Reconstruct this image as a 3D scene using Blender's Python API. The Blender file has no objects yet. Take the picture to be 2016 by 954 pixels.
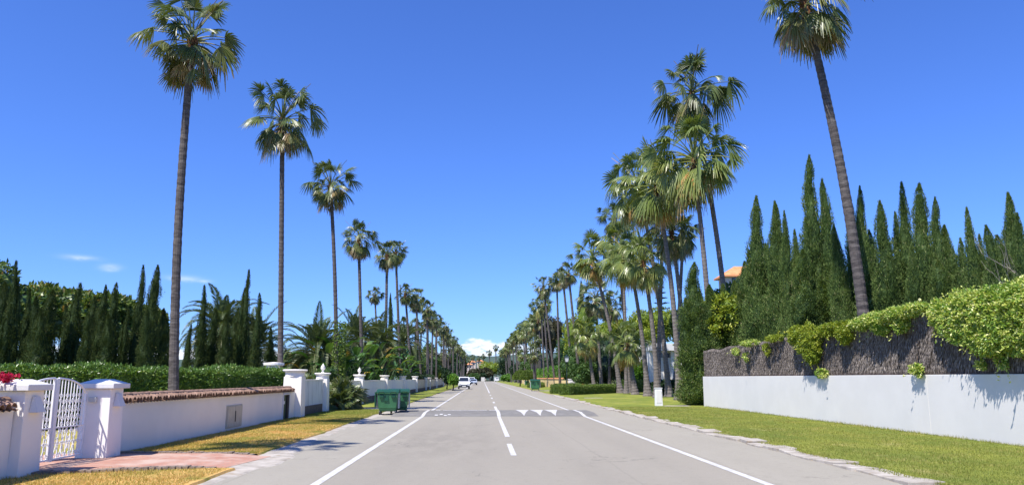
import bpy, bmesh, math, random
import numpy as np
from mathutils import Vector, Matrix
S = bpy.context.scene
C = S.collection
R = math.radians
PI = math.pi
random.seed(7)
rng = np.random.default_rng(7)

# ------------------------------------------------------------------ camera
FPX, W0, H0 = 1500.0, 2016.0, 954.0
EYE = Vector((0, 0, 1.6))
PITCH, YAW = math.atan(267 / 1500.0), R(2.18)
cam_d = bpy.data.cameras.new('camera'); cam = bpy.data.objects.new('camera', cam_d); C.objects.link(cam)
cam.location = EYE; cam.rotation_euler = (PI / 2 + PITCH, 0, -YAW)
cam_d.sensor_width = 36; cam_d.lens = FPX / W0 * 36
cam_d.clip_start = 0.1; cam_d.clip_end = 9000
S.camera = cam

# ------------------------------------------------------------------ light
SUN_DIR = Vector((0.40, 0.46, -1.0)).normalized()       # way the light travels
SUN_EL = math.asin(-SUN_DIR.z)
SUN_AZ = math.atan2(-SUN_DIR.x, -SUN_DIR.y)            # clockwise from +Y, towards the sun
sun_d = bpy.data.lights.new('sun', 'SUN'); sun = bpy.data.objects.new('sun', sun_d); C.objects.link(sun)
sun_d.energy = 4.9; sun_d.angle = R(0.53); sun_d.color = (1.0, 0.95, 0.88)
sun.rotation_euler = SUN_DIR.to_track_quat('-Z', 'Y').to_euler()
sun.location = (-20, -20, 40)
S.view_settings.view_transform = 'Standard'; S.view_settings.look = 'None'
S.view_settings.exposure = 0.60; S.view_settings.gamma = 1; S.view_settings.use_curve_mapping = False
S.render.engine = 'CYCLES'

def ray(px, py):
    x = (px - W0 / 2) / FPX; y = (H0 / 2 - py) / FPX
    f = Vector((0, math.cos(PITCH), math.sin(PITCH))); u = Vector((0, -math.sin(PITCH), math.cos(PITCH)))
    d = f + u * y + Vector((1, 0, 0)) * x
    c, s = math.cos(-YAW), math.sin(-YAW)
    return Vector((d.x * c - d.y * s, d.x * s + d.y * c, d.z)).normalized()
def atY(px, py, Y):
    d = ray(px, py); return EYE + d * (Y / d.y)
def atX(px, py, X):
    d = ray(px, py); return EYE + d * (X / d.x)
def ground(px, py, z=0.0):
    d = ray(px, py); return EYE + d * ((z - EYE.z) / d.z)

# ------------------------------------------------------------------ world
wd = bpy.data.worlds.new('World'); S.world = wd; wd.use_nodes = True
nt = wd.node_tree; nt.nodes.clear()
class NB:
    """small node builder"""
    def __init__(s, tree): s.t = tree
    def n(s, kind, **kw):
        n = s.t.nodes.new(kind)
        for k, v in kw.items(): setattr(n, k, v)
        return n
    def put(s, sock, v):
        if hasattr(v, 'links') or isinstance(v, bpy.types.NodeSocket): s.t.links.new(v, sock)
        else: sock.default_value = v
    def m(s, op, a, b=0.0, c=None, clamp=False):
        n = s.n('ShaderNodeMath', operation=op); n.use_clamp = clamp
        s.put(n.inputs[0], a); s.put(n.inputs[1], b)
        if c is not None: s.put(n.inputs[2], c)
        return n.outputs[0]
    def dot(s, a, v):
        n = s.n('ShaderNodeVectorMath', operation='DOT_PRODUCT'); s.put(n.inputs[0], a); s.put(n.inputs[1], v); return n.outputs['Value']
    def mul(s, a, v):
        n = s.n('ShaderNodeVectorMath', operation='MULTIPLY'); s.put(n.inputs[0], a); s.put(n.inputs[1], v); return n.outputs['Vector']
    def noise(s, vec, scale, detail=4, rough=0.55, dist=0.0):
        n = s.n('ShaderNodeTexNoise'); n.noise_dimensions = '3D'
        if vec is not None: s.put(n.inputs['Vector'], vec)
        n.inputs['Scale'].default_value = scale; n.inputs['Detail'].default_value = detail
        n.inputs['Roughness'].default_value = rough; n.inputs['Distortion'].default_value = dist
        return n.outputs['Fac']
    def ss(s, x, lo, hi):
        n = s.n('ShaderNodeMapRange'); n.interpolation_type = 'SMOOTHSTEP'
        s.put(n.inputs['Value'], x); s.put(n.inputs['From Min'], lo); s.put(n.inputs['From Max'], hi)
        return n.outputs['Result']
    def mix(s, f, a, b, mode='MIX'):
        n = s.n('ShaderNodeMix', data_type='RGBA', blend_type=mode)
        s.put(n.inputs['Factor'], f)
        for i, v in ((6, a), (7, b)):
            if isinstance(v, tuple) and len(v) == 3: v = v + (1,)
            s.put(n.inputs[i], v)
        return n.outputs[2]
    def ramp(s, f, stops):
        n = s.n('ShaderNodeValToRGB'); s.put(n.inputs[0], f)
        e = n.color_ramp.elements
        while len(e) < len(stops): e.new(0.5)
        for el, (p, c) in zip(e, stops): el.position = p; el.color = c + (1,) if len(c) == 3 else c
        return n.outputs[0]

b = NB(nt)
sky = b.n('ShaderNodeTexSky'); sky.sky_type = 'NISHITA'; sky.sun_disc = False
sky.sun_elevation = SUN_EL; sky.sun_rotation = SUN_AZ
sky.altitude = 0; sky.air_density = 1.0; sky.dust_density = 0.25; sky.ozone_density = 3.0
tc = b.n('ShaderNodeTexCoord').outputs['Generated']
nrm = b.n('ShaderNodeVectorMath', operation='NORMALIZE'); nt.links.new(tc, nrm.inputs[0]); D = nrm.outputs['Vector']
sep = b.n('ShaderNodeSeparateXYZ'); nt.links.new(D, sep.inputs[0])
az = b.m('DIVIDE', sep.outputs[0], b.m('MAXIMUM', sep.outputs[1], 0.05)); el = sep.outputs[2]
stretch = b.mul(D, (1, 1, 2.6))
n1 = b.noise(stretch, 22, 6, 0.6); n2 = b.noise(stretch, 70, 5, 0.6)
gz = b.m('DIVIDE', b.m('ADD', az, 0.0), 0.055)
bump_top = b.m('MULTIPLY', b.m('EXPONENT', b.m('MULTIPLY', b.m('MULTIPLY', gz, gz), -1)), 0.015)
top = b.m('ADD', b.m('ADD', 0.024, bump_top), b.m('MULTIPLY', b.m('SUBTRACT', n1, 0.35), 0.05))
bank = b.m('SUBTRACT', 1.0, b.ss(b.m('SUBTRACT', el, top), -0.004, 0.004))
bank = b.m('MULTIPLY', bank, b.ss(sep.outputs[1], 0.3, 0.8))
bank = b.m('MULTIPLY', bank, b.ss(b.m('ADD', n2, b.m('MULTIPLY', n1, 0.6)), 0.55, 0.85))
mask = bank
for (px, py, rx, ry) in ((157, 507, 30, 5.5), (218, 526, 18, 7), (362, 548, 34, 6.5), (400, 553, 18, 4)):
    d = ray(px, py); sx = d.cross(Vector((0, 0, 1))).normalized(); sy = sx.cross(d).normalized()
    u = b.m('DIVIDE', b.dot(D, tuple(sx)), rx / 1500 * 0.8); v = b.m('DIVIDE', b.dot(D, tuple(sy)), ry / 1500 * 0.8)
    v = b.m('ADD', v, b.m('MULTIPLY', b.m('SUBTRACT', n2, 0.5), 1.5))
    g = b.m('EXPONENT', b.m('MULTIPLY', b.m('ADD', b.m('MULTIPLY', u, u), b.m('MULTIPLY', v, v)), -1))
    g = b.m('MULTIPLY', g, b.ss(b.dot(D, tuple(d)), 0.9, 0.95))
    mask = b.m('MAXIMUM', mask, b.m('MULTIPLY', g, 0.33))
skyc = b.mix(1.0, sky.outputs[0], (0.44, 0.675, 1.28), 'MULTIPLY')
cloud = b.mix(b.ss(n2, 0.35, 0.65), (4.9, 5.5, 6.6), (7.4, 7.7, 8.3))
bg = b.n('ShaderNodeBackground'); bg.inputs['Strength'].default_value = 0.11
nt.links.new(b.mix(mask, skyc, cloud), bg.inputs['Color'])
nt.links.new(bg.outputs[0], b.n('ShaderNodeOutputWorld').inputs['Surface'])

# ------------------------------------------------------------------ mesh helpers
class G:
    """collects geometry for ONE mesh object"""
    def __init__(s): s.V = []; s.F = []; s.T = []; s.n = 0
    def add(s, V, F, t=0.5):
        V = np.asarray(V, float).reshape(-1, 3); s.V.append(V)
        if isinstance(F, np.ndarray): F = [F]
        s.F.append([np.asarray(f) + s.n for f in F])
        s.T.append(np.broadcast_to(np.asarray(t, float), (len(V),)).copy()); s.n += len(V); return s
    def box(s, x0, x1, y0, y1, z0, z1, t=0.5):
        V = [(x, y, z) for z in (z0, z1) for y in (y0, y1) for x in (x0, x1)]
        F = np.array([(0, 2, 3, 1), (4, 5, 7, 6), (0, 1, 5, 4), (2, 6, 7, 3), (0, 4, 6, 2), (1, 3, 7, 5)])
        return s.add(V, F, t)
    def hexa(s, bot, top, t=0.5):
        """two quads (same winding, counter-clockwise seen from above) joined"""
        F = np.array([(3, 2, 1, 0), (4, 5, 6, 7), (0, 1, 5, 4), (1, 2, 6, 5), (2, 3, 7, 6), (3, 0, 4, 7)])
        return s.add(list(bot) + list(top), F, t)
    def frust(s, cx, cy, z0, z1, a0, b0, a1, b1, t=0.5):
        q = lambda a, b_, z: [(cx - a, cy - b_, z), (cx + a, cy - b_, z), (cx + a, cy + b_, z), (cx - a, cy + b_, z)]
        return s.hexa(q(a0, b0, z0), q(a1, b1, z1), t)
    def tube(s, pts, rad, n=8, caps=True, t=0.5, flat=None):
        P = [Vector(p) for p in pts]; m = len(P); rad = rad if hasattr(rad, '__len__') else [rad] * m
        V = []; up = Vector((0.13, 0.21, 1)).normalized()
        for i in range(m):
            d = (P[min(i + 1, m - 1)] - P[max(i - 1, 0)]).normalized()
            a = d.cross(up)
            if a.length < 0.05: a = d.cross(Vector((1, 0, 0)))
            a.normalize(); c = d.cross(a).normalized(); up = -c if i == 0 and False else up
            for k in range(n):
                w = 2 * PI * k / n
                V.append(P[i] + (a * math.cos(w) + c * math.sin(w)) * rad[i])
        F = [(i * n + k, i * n + (k + 1) % n, (i + 1) * n + (k + 1) % n, (i + 1) * n + k) for i in range(m - 1) for k in range(n)]
        fs = [np.array(F)]
        if caps: fs += [np.array([list(range(n))]), np.array([[(m - 1) * n + k for k in reversed(range(n))]])]
        return s.add([tuple(v) for v in V], fs, t)
    def lathe(s, cx, cy, prof, n=16, t=0.5):
        m = len(prof); V = [(cx + r * math.cos(2 * PI * k / n), cy + r * math.sin(2 * PI * k / n), z) for r, z in prof for k in range(n)]
        F = [(i * n + k, i * n + (k + 1) % n, (i + 1) * n + (k + 1) % n, (i + 1) * n + k) for i in range(m - 1) for k in range(n)]
        return s.add(V, [np.array(F), np.array([list(reversed(range(n)))]), np.array([[(m - 1) * n + k for k in range(n)]])], t)
    def cylx(s, cx, cy, cz, r, w, n=18, axis='x'):
        a = (cx - w / 2, cy, cz), (cx + w / 2, cy, cz)
        if axis == 'y': a = (cx, cy - w / 2, cz), (cx, cy + w / 2, cz)
        return s.tube(a, r, n)
    def mesh(s, name, mat, smooth=False, off=(0, 0, 0)):
        V = np.concatenate(s.V) - np.array(off); T = np.concatenate(s.T)
        li, st, k = [], [], 0
        for grp in s.F:
            for f in grp:
                if len(f) == 0: continue
                li.append(f.reshape(-1)); st.append(k + np.arange(len(f)) * f.shape[1]); k += f.size
        li = np.concatenate(li); st = np.concatenate(st)
        me = bpy.data.meshes.new(name); me.vertices.add(len(V)); me.vertices.foreach_set('co', V.reshape(-1).astype('f'))
        me.loops.add(len(li)); me.loops.foreach_set('vertex_index', li.astype('i'))
        me.polygons.add(len(st)); me.polygons.foreach_set('loop_start', st.astype('i'))
        me.update(calc_edges=True)
        at = me.attributes.new('tint', 'FLOAT', 'POINT'); at.data.foreach_set('value', T.astype('f'))
        me.polygons.foreach_set('use_smooth', np.full(len(st), bool(smooth)))
        me.materials.append(mat); return me
    def build(s, name, mat, parent=None, smooth=False, origin=None, bevel=0, smooth_angle=None):
        off = Vector((0, 0, 0))
        if parent is not None:
            p = parent
            while p is not None: off += p.location; p = p.parent
        elif origin is not None: off = Vector(origin)
        o = bpy.data.objects.new(name, s.mesh(name, mat, smooth, tuple(off))); C.objects.link(o)
        if parent is not None: o.parent = parent
        else: o.location = off
        if bevel:
            m = o.modifiers.new('bevel', 'BEVEL'); m.width = bevel; m.segments = 2; m.limit_method = 'ANGLE'
        return o

def tag(o, label=None, cat=None, group=None, kind=None):
    if label: o['label'] = label
    if cat: o['category'] = cat
    if group: o['group'] = group
    if kind: o['kind'] = kind
    return o
def thing(name, label, cat, loc=(0, 0, 0), group=None):
    o = bpy.data.objects.new(name, None); C.objects.link(o); o.location = loc; o.empty_display_size = 0.3
    return tag(o, label, cat, group)
def link(name, me, parent=None, loc=(0, 0, 0), rz=0, sc=(1, 1, 1)):
    o = bpy.data.objects.new(name, me); C.objects.link(o); o.parent = parent; o.location = loc
    o.rotation_euler = (0, 0, rz); o.scale = sc; return o
def copy_tree(o, parent=None):
    c = o.copy(); C.objects.link(c); c.parent = parent
    for ch in list(o.children): copy_tree(ch, c)
    return c
ORD = ['first', 'second', 'third', 'fourth', 'fifth', 'sixth', 'seventh', 'eighth', 'ninth', 'tenth', 'eleventh', 'twelfth', 'thirteenth',
       'fourteenth', 'fifteenth', 'sixteenth', 'seventeenth', 'eighteenth', 'nineteenth', 'twentieth', 'twenty-first', 'twenty-second',
       'twenty-third', 'twenty-fourth', 'twenty-fifth', 'twenty-sixth', 'twenty-seventh', 'twenty-eighth', 'twenty-ninth', 'thirtieth', 'thirty-first', 'thirty-second', 'thirty-third', 'thirty-fourth', 'thirty-fifth', 'thirty-sixth', 'thirty-seventh', 'thirty-eighth']

# ------------------------------------------------------------------ materials
def newmat(name):
    m = bpy.data.materials.new(name); m.use_nodes = True; t = m.node_tree
    bs = t.nodes['Principled BSDF']; return m, NB(t), bs
def pos(b_, world=False):
    return b_.n('ShaderNodeNewGeometry').outputs['Position'] if world else b_.n('ShaderNodeTexCoord').outputs['Object']
def bumpit(b_, bs, h, strength, dist=0.02):
    n = b_.n('ShaderNodeBump'); n.inputs['Strength'].default_value = strength; n.inputs['Distance'].default_value = dist
    b_.put(n.inputs['Height'], h); b_.t.links.new(n.outputs[0], bs.inputs['Normal'])
def noisy(name, stops, scale=4, rough=0.8, bump=0.0, bdist=0.02, st=(1, 1, 1), detail=6, spec=0.3, world=False, nr=0.6, extra=None, metal=0):
    m, b_, bs = newmat(name); p = b_.mul(pos(b_, world), st)
    f = b_.noise(p, scale, detail, nr); c = b_.ramp(f, stops)
    if extra: c = b_.mix(b_.ss(b_.noise(pos(b_, world), extra[0], 5), extra[1], extra[2]), c, extra[3])
    b_.t.links.new(c, bs.inputs['Base Color']); bs.inputs['Roughness'].default_value = rough
    bs.inputs['Specular IOR Level'].default_value = spec; bs.inputs['Metallic'].default_value = metal
    if bump: bumpit(b_, bs, b_.noise(p, scale * 6, 4, 0.6), bump, bdist)
    return m
def flat(name, col, rough=0.6, metal=0, spec=0.4, var=0.06):
    lo = tuple(c * (1 - var) for c in col); hi = tuple(min(1, c * (1 + var)) for c in col)
    return noisy(name, [(0.3, lo), (0.7, hi)], 3, rough, spec=spec, metal=metal)
def foliage(name, stops, rough=0.5, trans=0.25, spec=0.35, nscale=0.9, tcol=1.0):
    """colour from each leaf's own tint plus a slow noise over the plant"""
    m, b_, bs = newmat(name); at = b_.n('ShaderNodeAttribute'); at.attribute_name = 'tint'
    f = b_.m('ADD', at.outputs['Fac'], b_.m('MULTIPLY', b_.m('SUBTRACT', b_.noise(pos(b_, True), nscale, 3), 0.5), 0.7), clamp=True)
    c = b_.ramp(f, stops); b_.t.links.new(c, bs.inputs['Base Color'])
    bs.inputs['Roughness'].default_value = rough; bs.inputs['Specular IOR Level'].default_value = spec
    tr = b_.n('ShaderNodeBsdfTranslucent'); b_.t.links.new(b_.mix(1.0, c, (1.25 * tcol, 1.15 * tcol, 0.5 * tcol), 'MULTIPLY'), tr.inputs['Color'])
    mx = b_.n('ShaderNodeMixShader'); mx.inputs[0].default_value = trans
    b_.t.links.new(bs.outputs[0], mx.inputs[1]); b_.t.links.new(tr.outputs[0], mx.inputs[2])
    b_.t.links.new(mx.outputs[0], m.node_tree.nodes['Material Output'].inputs['Surface']); return m

M = {}
M['palm'] = foliage('palm_leaf', [(0.0, (0.075, 0.115, 0.030)), (0.35, (0.11, 0.15, 0.04)), (0.62, (0.18, 0.20, 0.06)), (0.85, (0.28, 0.23, 0.09)), (1.0, (0.34, 0.24, 0.12))], 0.40, 0.28, 0.65, 0.6)
M['lushpalm'] = foliage('lush_palm_leaf', [(0.0, (0.11, 0.165, 0.04)), (0.35, (0.19, 0.25, 0.065)), (0.62, (0.31, 0.35, 0.10)), (0.85, (0.45, 0.40, 0.15)), (1.0, (0.52, 0.30, 0.10))], 0.32, 0.32, 0.6, 0.6)
M['date'] = foliage('date_palm_leaf', [(0, (0.05, 0.09, 0.025)), (0.5, (0.11, 0.15, 0.05)), (0.85, (0.19, 0.21, 0.08)), (1, (0.20, 0.15, 0.07))], 0.42, 0.2, 0.4)
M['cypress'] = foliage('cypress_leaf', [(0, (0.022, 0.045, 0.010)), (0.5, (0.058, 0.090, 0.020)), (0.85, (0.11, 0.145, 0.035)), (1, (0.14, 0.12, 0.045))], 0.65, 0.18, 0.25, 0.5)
M['cypress2'] = foliage('lighter_cypress_leaf', [(0, (0.025, 0.055, 0.014)), (0.45, (0.11, 0.18, 0.042)), (0.85, (0.26, 0.34, 0.10)), (1, (0.38, 0.36, 0.18))], 0.65, 0.28, 0.25, 0.4)  # lighter, yellower green than the left row's cypress leaf
M['hedge'] = foliage('hedge_leaf', [(0, (0.05, 0.12, 0.02)), (0.5, (0.12, 0.22, 0.035)), (0.9, (0.18, 0.28, 0.05)), (1, (0.28, 0.34, 0.09))], 0.35, 0.25, 0.5)
M['clipped'] = foliage('clipped_hedge_leaf', [(0, (0.06, 0.11, 0.015)), (0.6, (0.13, 0.20, 0.03)), (1, (0.22, 0.28, 0.06))], 0.5, 0.2)
M['bright'] = foliage('bright_leaf', [(0, (0.06, 0.15, 0.02)), (0.5, (0.11, 0.25, 0.03)), (1, (0.22, 0.36, 0.06))], 0.45, 0.3)
M['loquat'] = foliage('broad_dark_leaf', [(0, (0.04, 0.09, 0.018)), (0.45, (0.11, 0.18, 0.036)), (0.8, (0.24, 0.29, 0.08)), (1, (0.40, 0.26, 0.10))], 0.38, 0.2, 0.5)
M['olive'] = foliage('brownish_leaf', [(0, (0.03, 0.035, 0.015)), (0.5, (0.06, 0.06, 0.025)), (1, (0.12, 0.09, 0.04))], 0.6, 0.15)
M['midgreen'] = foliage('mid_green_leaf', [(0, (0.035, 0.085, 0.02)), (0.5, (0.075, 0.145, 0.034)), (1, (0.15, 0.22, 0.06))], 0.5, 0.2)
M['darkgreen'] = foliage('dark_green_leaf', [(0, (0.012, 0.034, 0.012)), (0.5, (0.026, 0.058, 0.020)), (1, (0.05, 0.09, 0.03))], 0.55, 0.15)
M['yellowgreen'] = foliage('yellow_green_leaf', [(0, (0.10, 0.17, 0.015)), (0.5, (0.24, 0.31, 0.03)), (1, (0.46, 0.47, 0.06))], 0.45, 0.3)
M['varieg'] = foliage('variegated_leaf', [(0, (0.09, 0.19, 0.025)), (0.35, (0.22, 0.36, 0.05)), (0.72, (0.56, 0.60, 0.14)), (1, (0.84, 0.82, 0.42))], 0.4, 0.3, 0.45, 1.5)
M['paddle'] = foliage('paddle_leaf', [(0, (0.03, 0.09, 0.02)), (0.6, (0.07, 0.16, 0.035)), (0.9, (0.16, 0.24, 0.05)), (1, (0.55, 0.38, 0.08))], 0.35, 0.3, 0.5)
M['ivy'] = foliage('ivy_leaf', [(0, (0.07, 0.14, 0.02)), (1, (0.22, 0.30, 0.06))], 0.4, 0.3)
M['red'] = foliage('red_petal', [(0, (0.45, 0.01, 0.05)), (1, (0.70, 0.03, 0.12))], 0.5, 0.35, 0.3, 2, 0.6)
M['blade'] = foliage('grass_blade', [(0, (0.14, 0.185, 0.034)), (0.5, (0.235, 0.255, 0.05)), (0.85, (0.40, 0.36, 0.12)), (1, (0.50, 0.38, 0.15))], 0.55, 0.3, 0.25, 0.5)
M['dryblade'] = foliage('dry_grass_blade', [(0, (0.19, 0.23, 0.04)), (0.35, (0.36, 0.32, 0.07)), (0.62, (0.62, 0.43, 0.16)), (1, (0.70, 0.47, 0.22))], 0.6, 0.3, 0.2, 0.5)
M['trunk'] = noisy('palm_bark', [(0.3, (0.055, 0.047, 0.045)), (0.5, (0.105, 0.092, 0.085)), (0.72, (0.19, 0.168, 0.152))], 2.2, 0.9, 0.6, 0.03, (1.5, 1.5, 7), 8, 0.15, True)
M['trunk2'] = noisy('sunlit_palm_bark', [(0.3, (0.09, 0.076, 0.068)), (0.5, (0.17, 0.148, 0.132)), (0.72, (0.27, 0.24, 0.215))], 2.2, 0.9, 0.6, 0.03, (1.5, 1.5, 7), 8, 0.15, True)  # palm bark paled for the grove trunks, sunlight put into the colour
M['boots'] = noisy('palm_leaf_base_fibre', [(0.3, (0.09, 0.045, 0.022)), (0.55, (0.19, 0.10, 0.05)), (0.75, (0.30, 0.19, 0.10))], 5, 0.9, 0.5, 0.03, (1, 1, 2), 6, 0.1, True)
M['bark'] = noisy('brown_bark', [(0.3, (0.05, 0.035, 0.025)), (0.7, (0.13, 0.10, 0.075))], 6, 0.9, 0.5, 0.02, (3, 3, 1), 6, 0.1)
M['greybark'] = noisy('grey_bare_branch', [(0.3, (0.26, 0.22, 0.18)), (0.7, (0.42, 0.37, 0.32))], 6, 0.9, 0.3, 0.02, (3, 3, 1), 6, 0.1)

def white_paint(name, base, stain, s_scale=0.8, lo=0.56, hi=0.8, streak=True, amt=0.3):
    m, b_, bs = newmat(name); p = pos(b_, True)
    f = b_.noise(p, 1.1, 6, 0.6); c = b_.mix(b_.ss(f, 0.35, 0.7), tuple(x * 0.95 for x in base), base)
    st = b_.noise(b_.mul(p, (3, 3, 0.45) if streak else (1, 1, 1)), s_scale, 6, 0.65)
    c = b_.mix(b_.m('MULTIPLY', b_.ss(st, lo, hi), amt), c, stain)
    z = b_.n('ShaderNodeSeparateXYZ'); b_.t.links.new(p, z.inputs[0])
    low = b_.m('MULTIPLY', b_.m('SUBTRACT', 1.0, b_.ss(z.outputs[2], 0.02, b_.m('ADD', 0.06, b_.m('MULTIPLY', b_.noise(p, 5, 4), 0.14)))), 0.30)
    c = b_.mix(low, c, (0.36, 0.31, 0.25))
    b_.t.links.new(c, bs.inputs['Base Color']); bs.inputs['Roughness'].default_value = 0.85; bs.inputs['Specular IOR Level'].default_value = 0.2
    bumpit(b_, bs, b_.m('ADD', b_.noise(p, 45, 4, 0.7), b_.m('MULTIPLY', b_.noise(p, 3, 3), 1.0)), 0.2, 0.008); return m
M['white'] = white_paint('white_render', (0.87, 0.82, 0.75), (0.66, 0.62, 0.60), 0.8, 0.6, 0.85)
M['white2'] = white_paint('fresh_white_render', (0.71, 0.69, 0.66), (0.62, 0.60, 0.57), 0.6, 0.62, 0.9)
M['weathered'] = white_paint('weathered_white_render', (0.76, 0.755, 0.75), (0.30, 0.30, 0.29), 1.3, 0.46, 0.72, True, 0.6)
M['beige'] = white_paint('beige_render', (0.62, 0.52, 0.42), (0.45, 0.38, 0.32))
M['ochre'] = white_paint('ochre_render', (0.70, 0.52, 0.26), (0.60, 0.48, 0.28))
M['orange'] = white_paint('orange_render', (0.72, 0.38, 0.10), (0.6, 0.34, 0.12))
M['stonebase'] = noisy('dark_stone_base', [(0.3, (0.10, 0.075, 0.06)), (0.7, (0.20, 0.155, 0.13))], 5, 0.9, 0.4, 0.02, world=True)
M['tile'] = noisy('old_clay_tile', [(0.28, (0.10, 0.065, 0.05)), (0.5, (0.26, 0.16, 0.11)), (0.7, (0.40, 0.26, 0.19))], 7, 0.9, 0.4, 0.02, world=True, detail=8)
M['rooftile'] = noisy('orange_roof_tile', [(0.3, (0.50, 0.20, 0.08)), (0.7, (0.68, 0.34, 0.16))], 3, 0.85, 0.3, world=True)
M['iron'] = flat('white_painted_iron', (0.80, 0.79, 0.77), 0.45)
M['brush'] = noisy('brushwood', [(0.25, (0.045, 0.034, 0.028)), (0.5, (0.115, 0.088, 0.072)), (0.75, (0.20, 0.165, 0.14))], 1.6, 0.95, 0.6, 0.03, (6, 6, 1.2), 8, 0.1, True)
def brushm():
    m, b_, bs = newmat('brushwood_stick'); at = b_.n('ShaderNodeAttribute'); at.attribute_name = 'tint'
    f = b_.m('ADD', b_.m('MULTIPLY', at.outputs['Fac'], 0.7), b_.m('MULTIPLY', b_.noise(b_.mul(pos(b_, True), (1, 2, 1)), 1.5, 5), 0.4))
    b_.t.links.new(b_.ramp(f, [(0.1, (0.08, 0.068, 0.060)), (0.5, (0.195, 0.168, 0.150)), (0.9, (0.38, 0.335, 0.30))]), bs.inputs['Base Color'])
    bs.inputs['Roughness'].default_value = 0.95; bs.inputs['Specular IOR Level'].default_value = 0.1; return m
M['stick'] = brushm()
M['greenplastic'] = noisy('green_plastic', [(0.3, (0.028, 0.125, 0.050)), (0.7, (0.05, 0.175, 0.075))], 2.5, 0.42, spec=0.45, extra=(3, 0.6, 0.75, (0.10, 0.17, 0.12)))
M['darkgreenplastic'] = noisy('dark_green_plastic', [(0.3, (0.010, 0.055, 0.030)), (0.7, (0.018, 0.080, 0.045))], 2.5, 0.45)
M['greystrip'] = flat('galvanised_metal', (0.50, 0.50, 0.47), 0.5, 0.3)
M['rubber'] = flat('black_rubber', (0.015, 0.015, 0.016), 0.7)
M['blackiron'] = flat('dark_green_iron', (0.012, 0.028, 0.026), 0.4)
M['glass'] = flat('dark_glass', (0.02, 0.025, 0.035), 0.08, 0, 0.8)
M['lampglass'] = flat('frosted_lamp_glass', (0.66, 0.66, 0.68), 0.25)
M['carwhite'] = flat('white_car_paint', (0.78, 0.79, 0.80), 0.2, 0, 0.6, 0.02)
M['carblue'] = flat('pale_blue_car_paint', (0.50, 0.58, 0.68), 0.2, 0.2, 0.6, 0.02)
M['bumper'] = flat('dark_bumper_plastic', (0.03, 0.035, 0.05), 0.6)
M['plate'] = flat('number_plate', (0.75, 0.75, 0.72), 0.4)
M['doorgreen'] = noisy('green_painted_metal', [(0.3, (0.055, 0.085, 0.045)), (0.7, (0.09, 0.125, 0.07))], 3, 0.6, st=(1, 1, .3))
M['cabinet'] = noisy('beige_metal_cabinet', [(0.3, (0.46, 0.42, 0.34)), (0.7, (0.56, 0.52, 0.44))], 4, 0.6, extra=(6, 0.62, 0.75, (0.33, 0.25, 0.18)))
M['darkline'] = flat('dark_gap', (0.05, 0.045, 0.04), 0.9)
M['paper'] = flat('white_paper', (0.75, 0.75, 0.73), 0.8)

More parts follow.
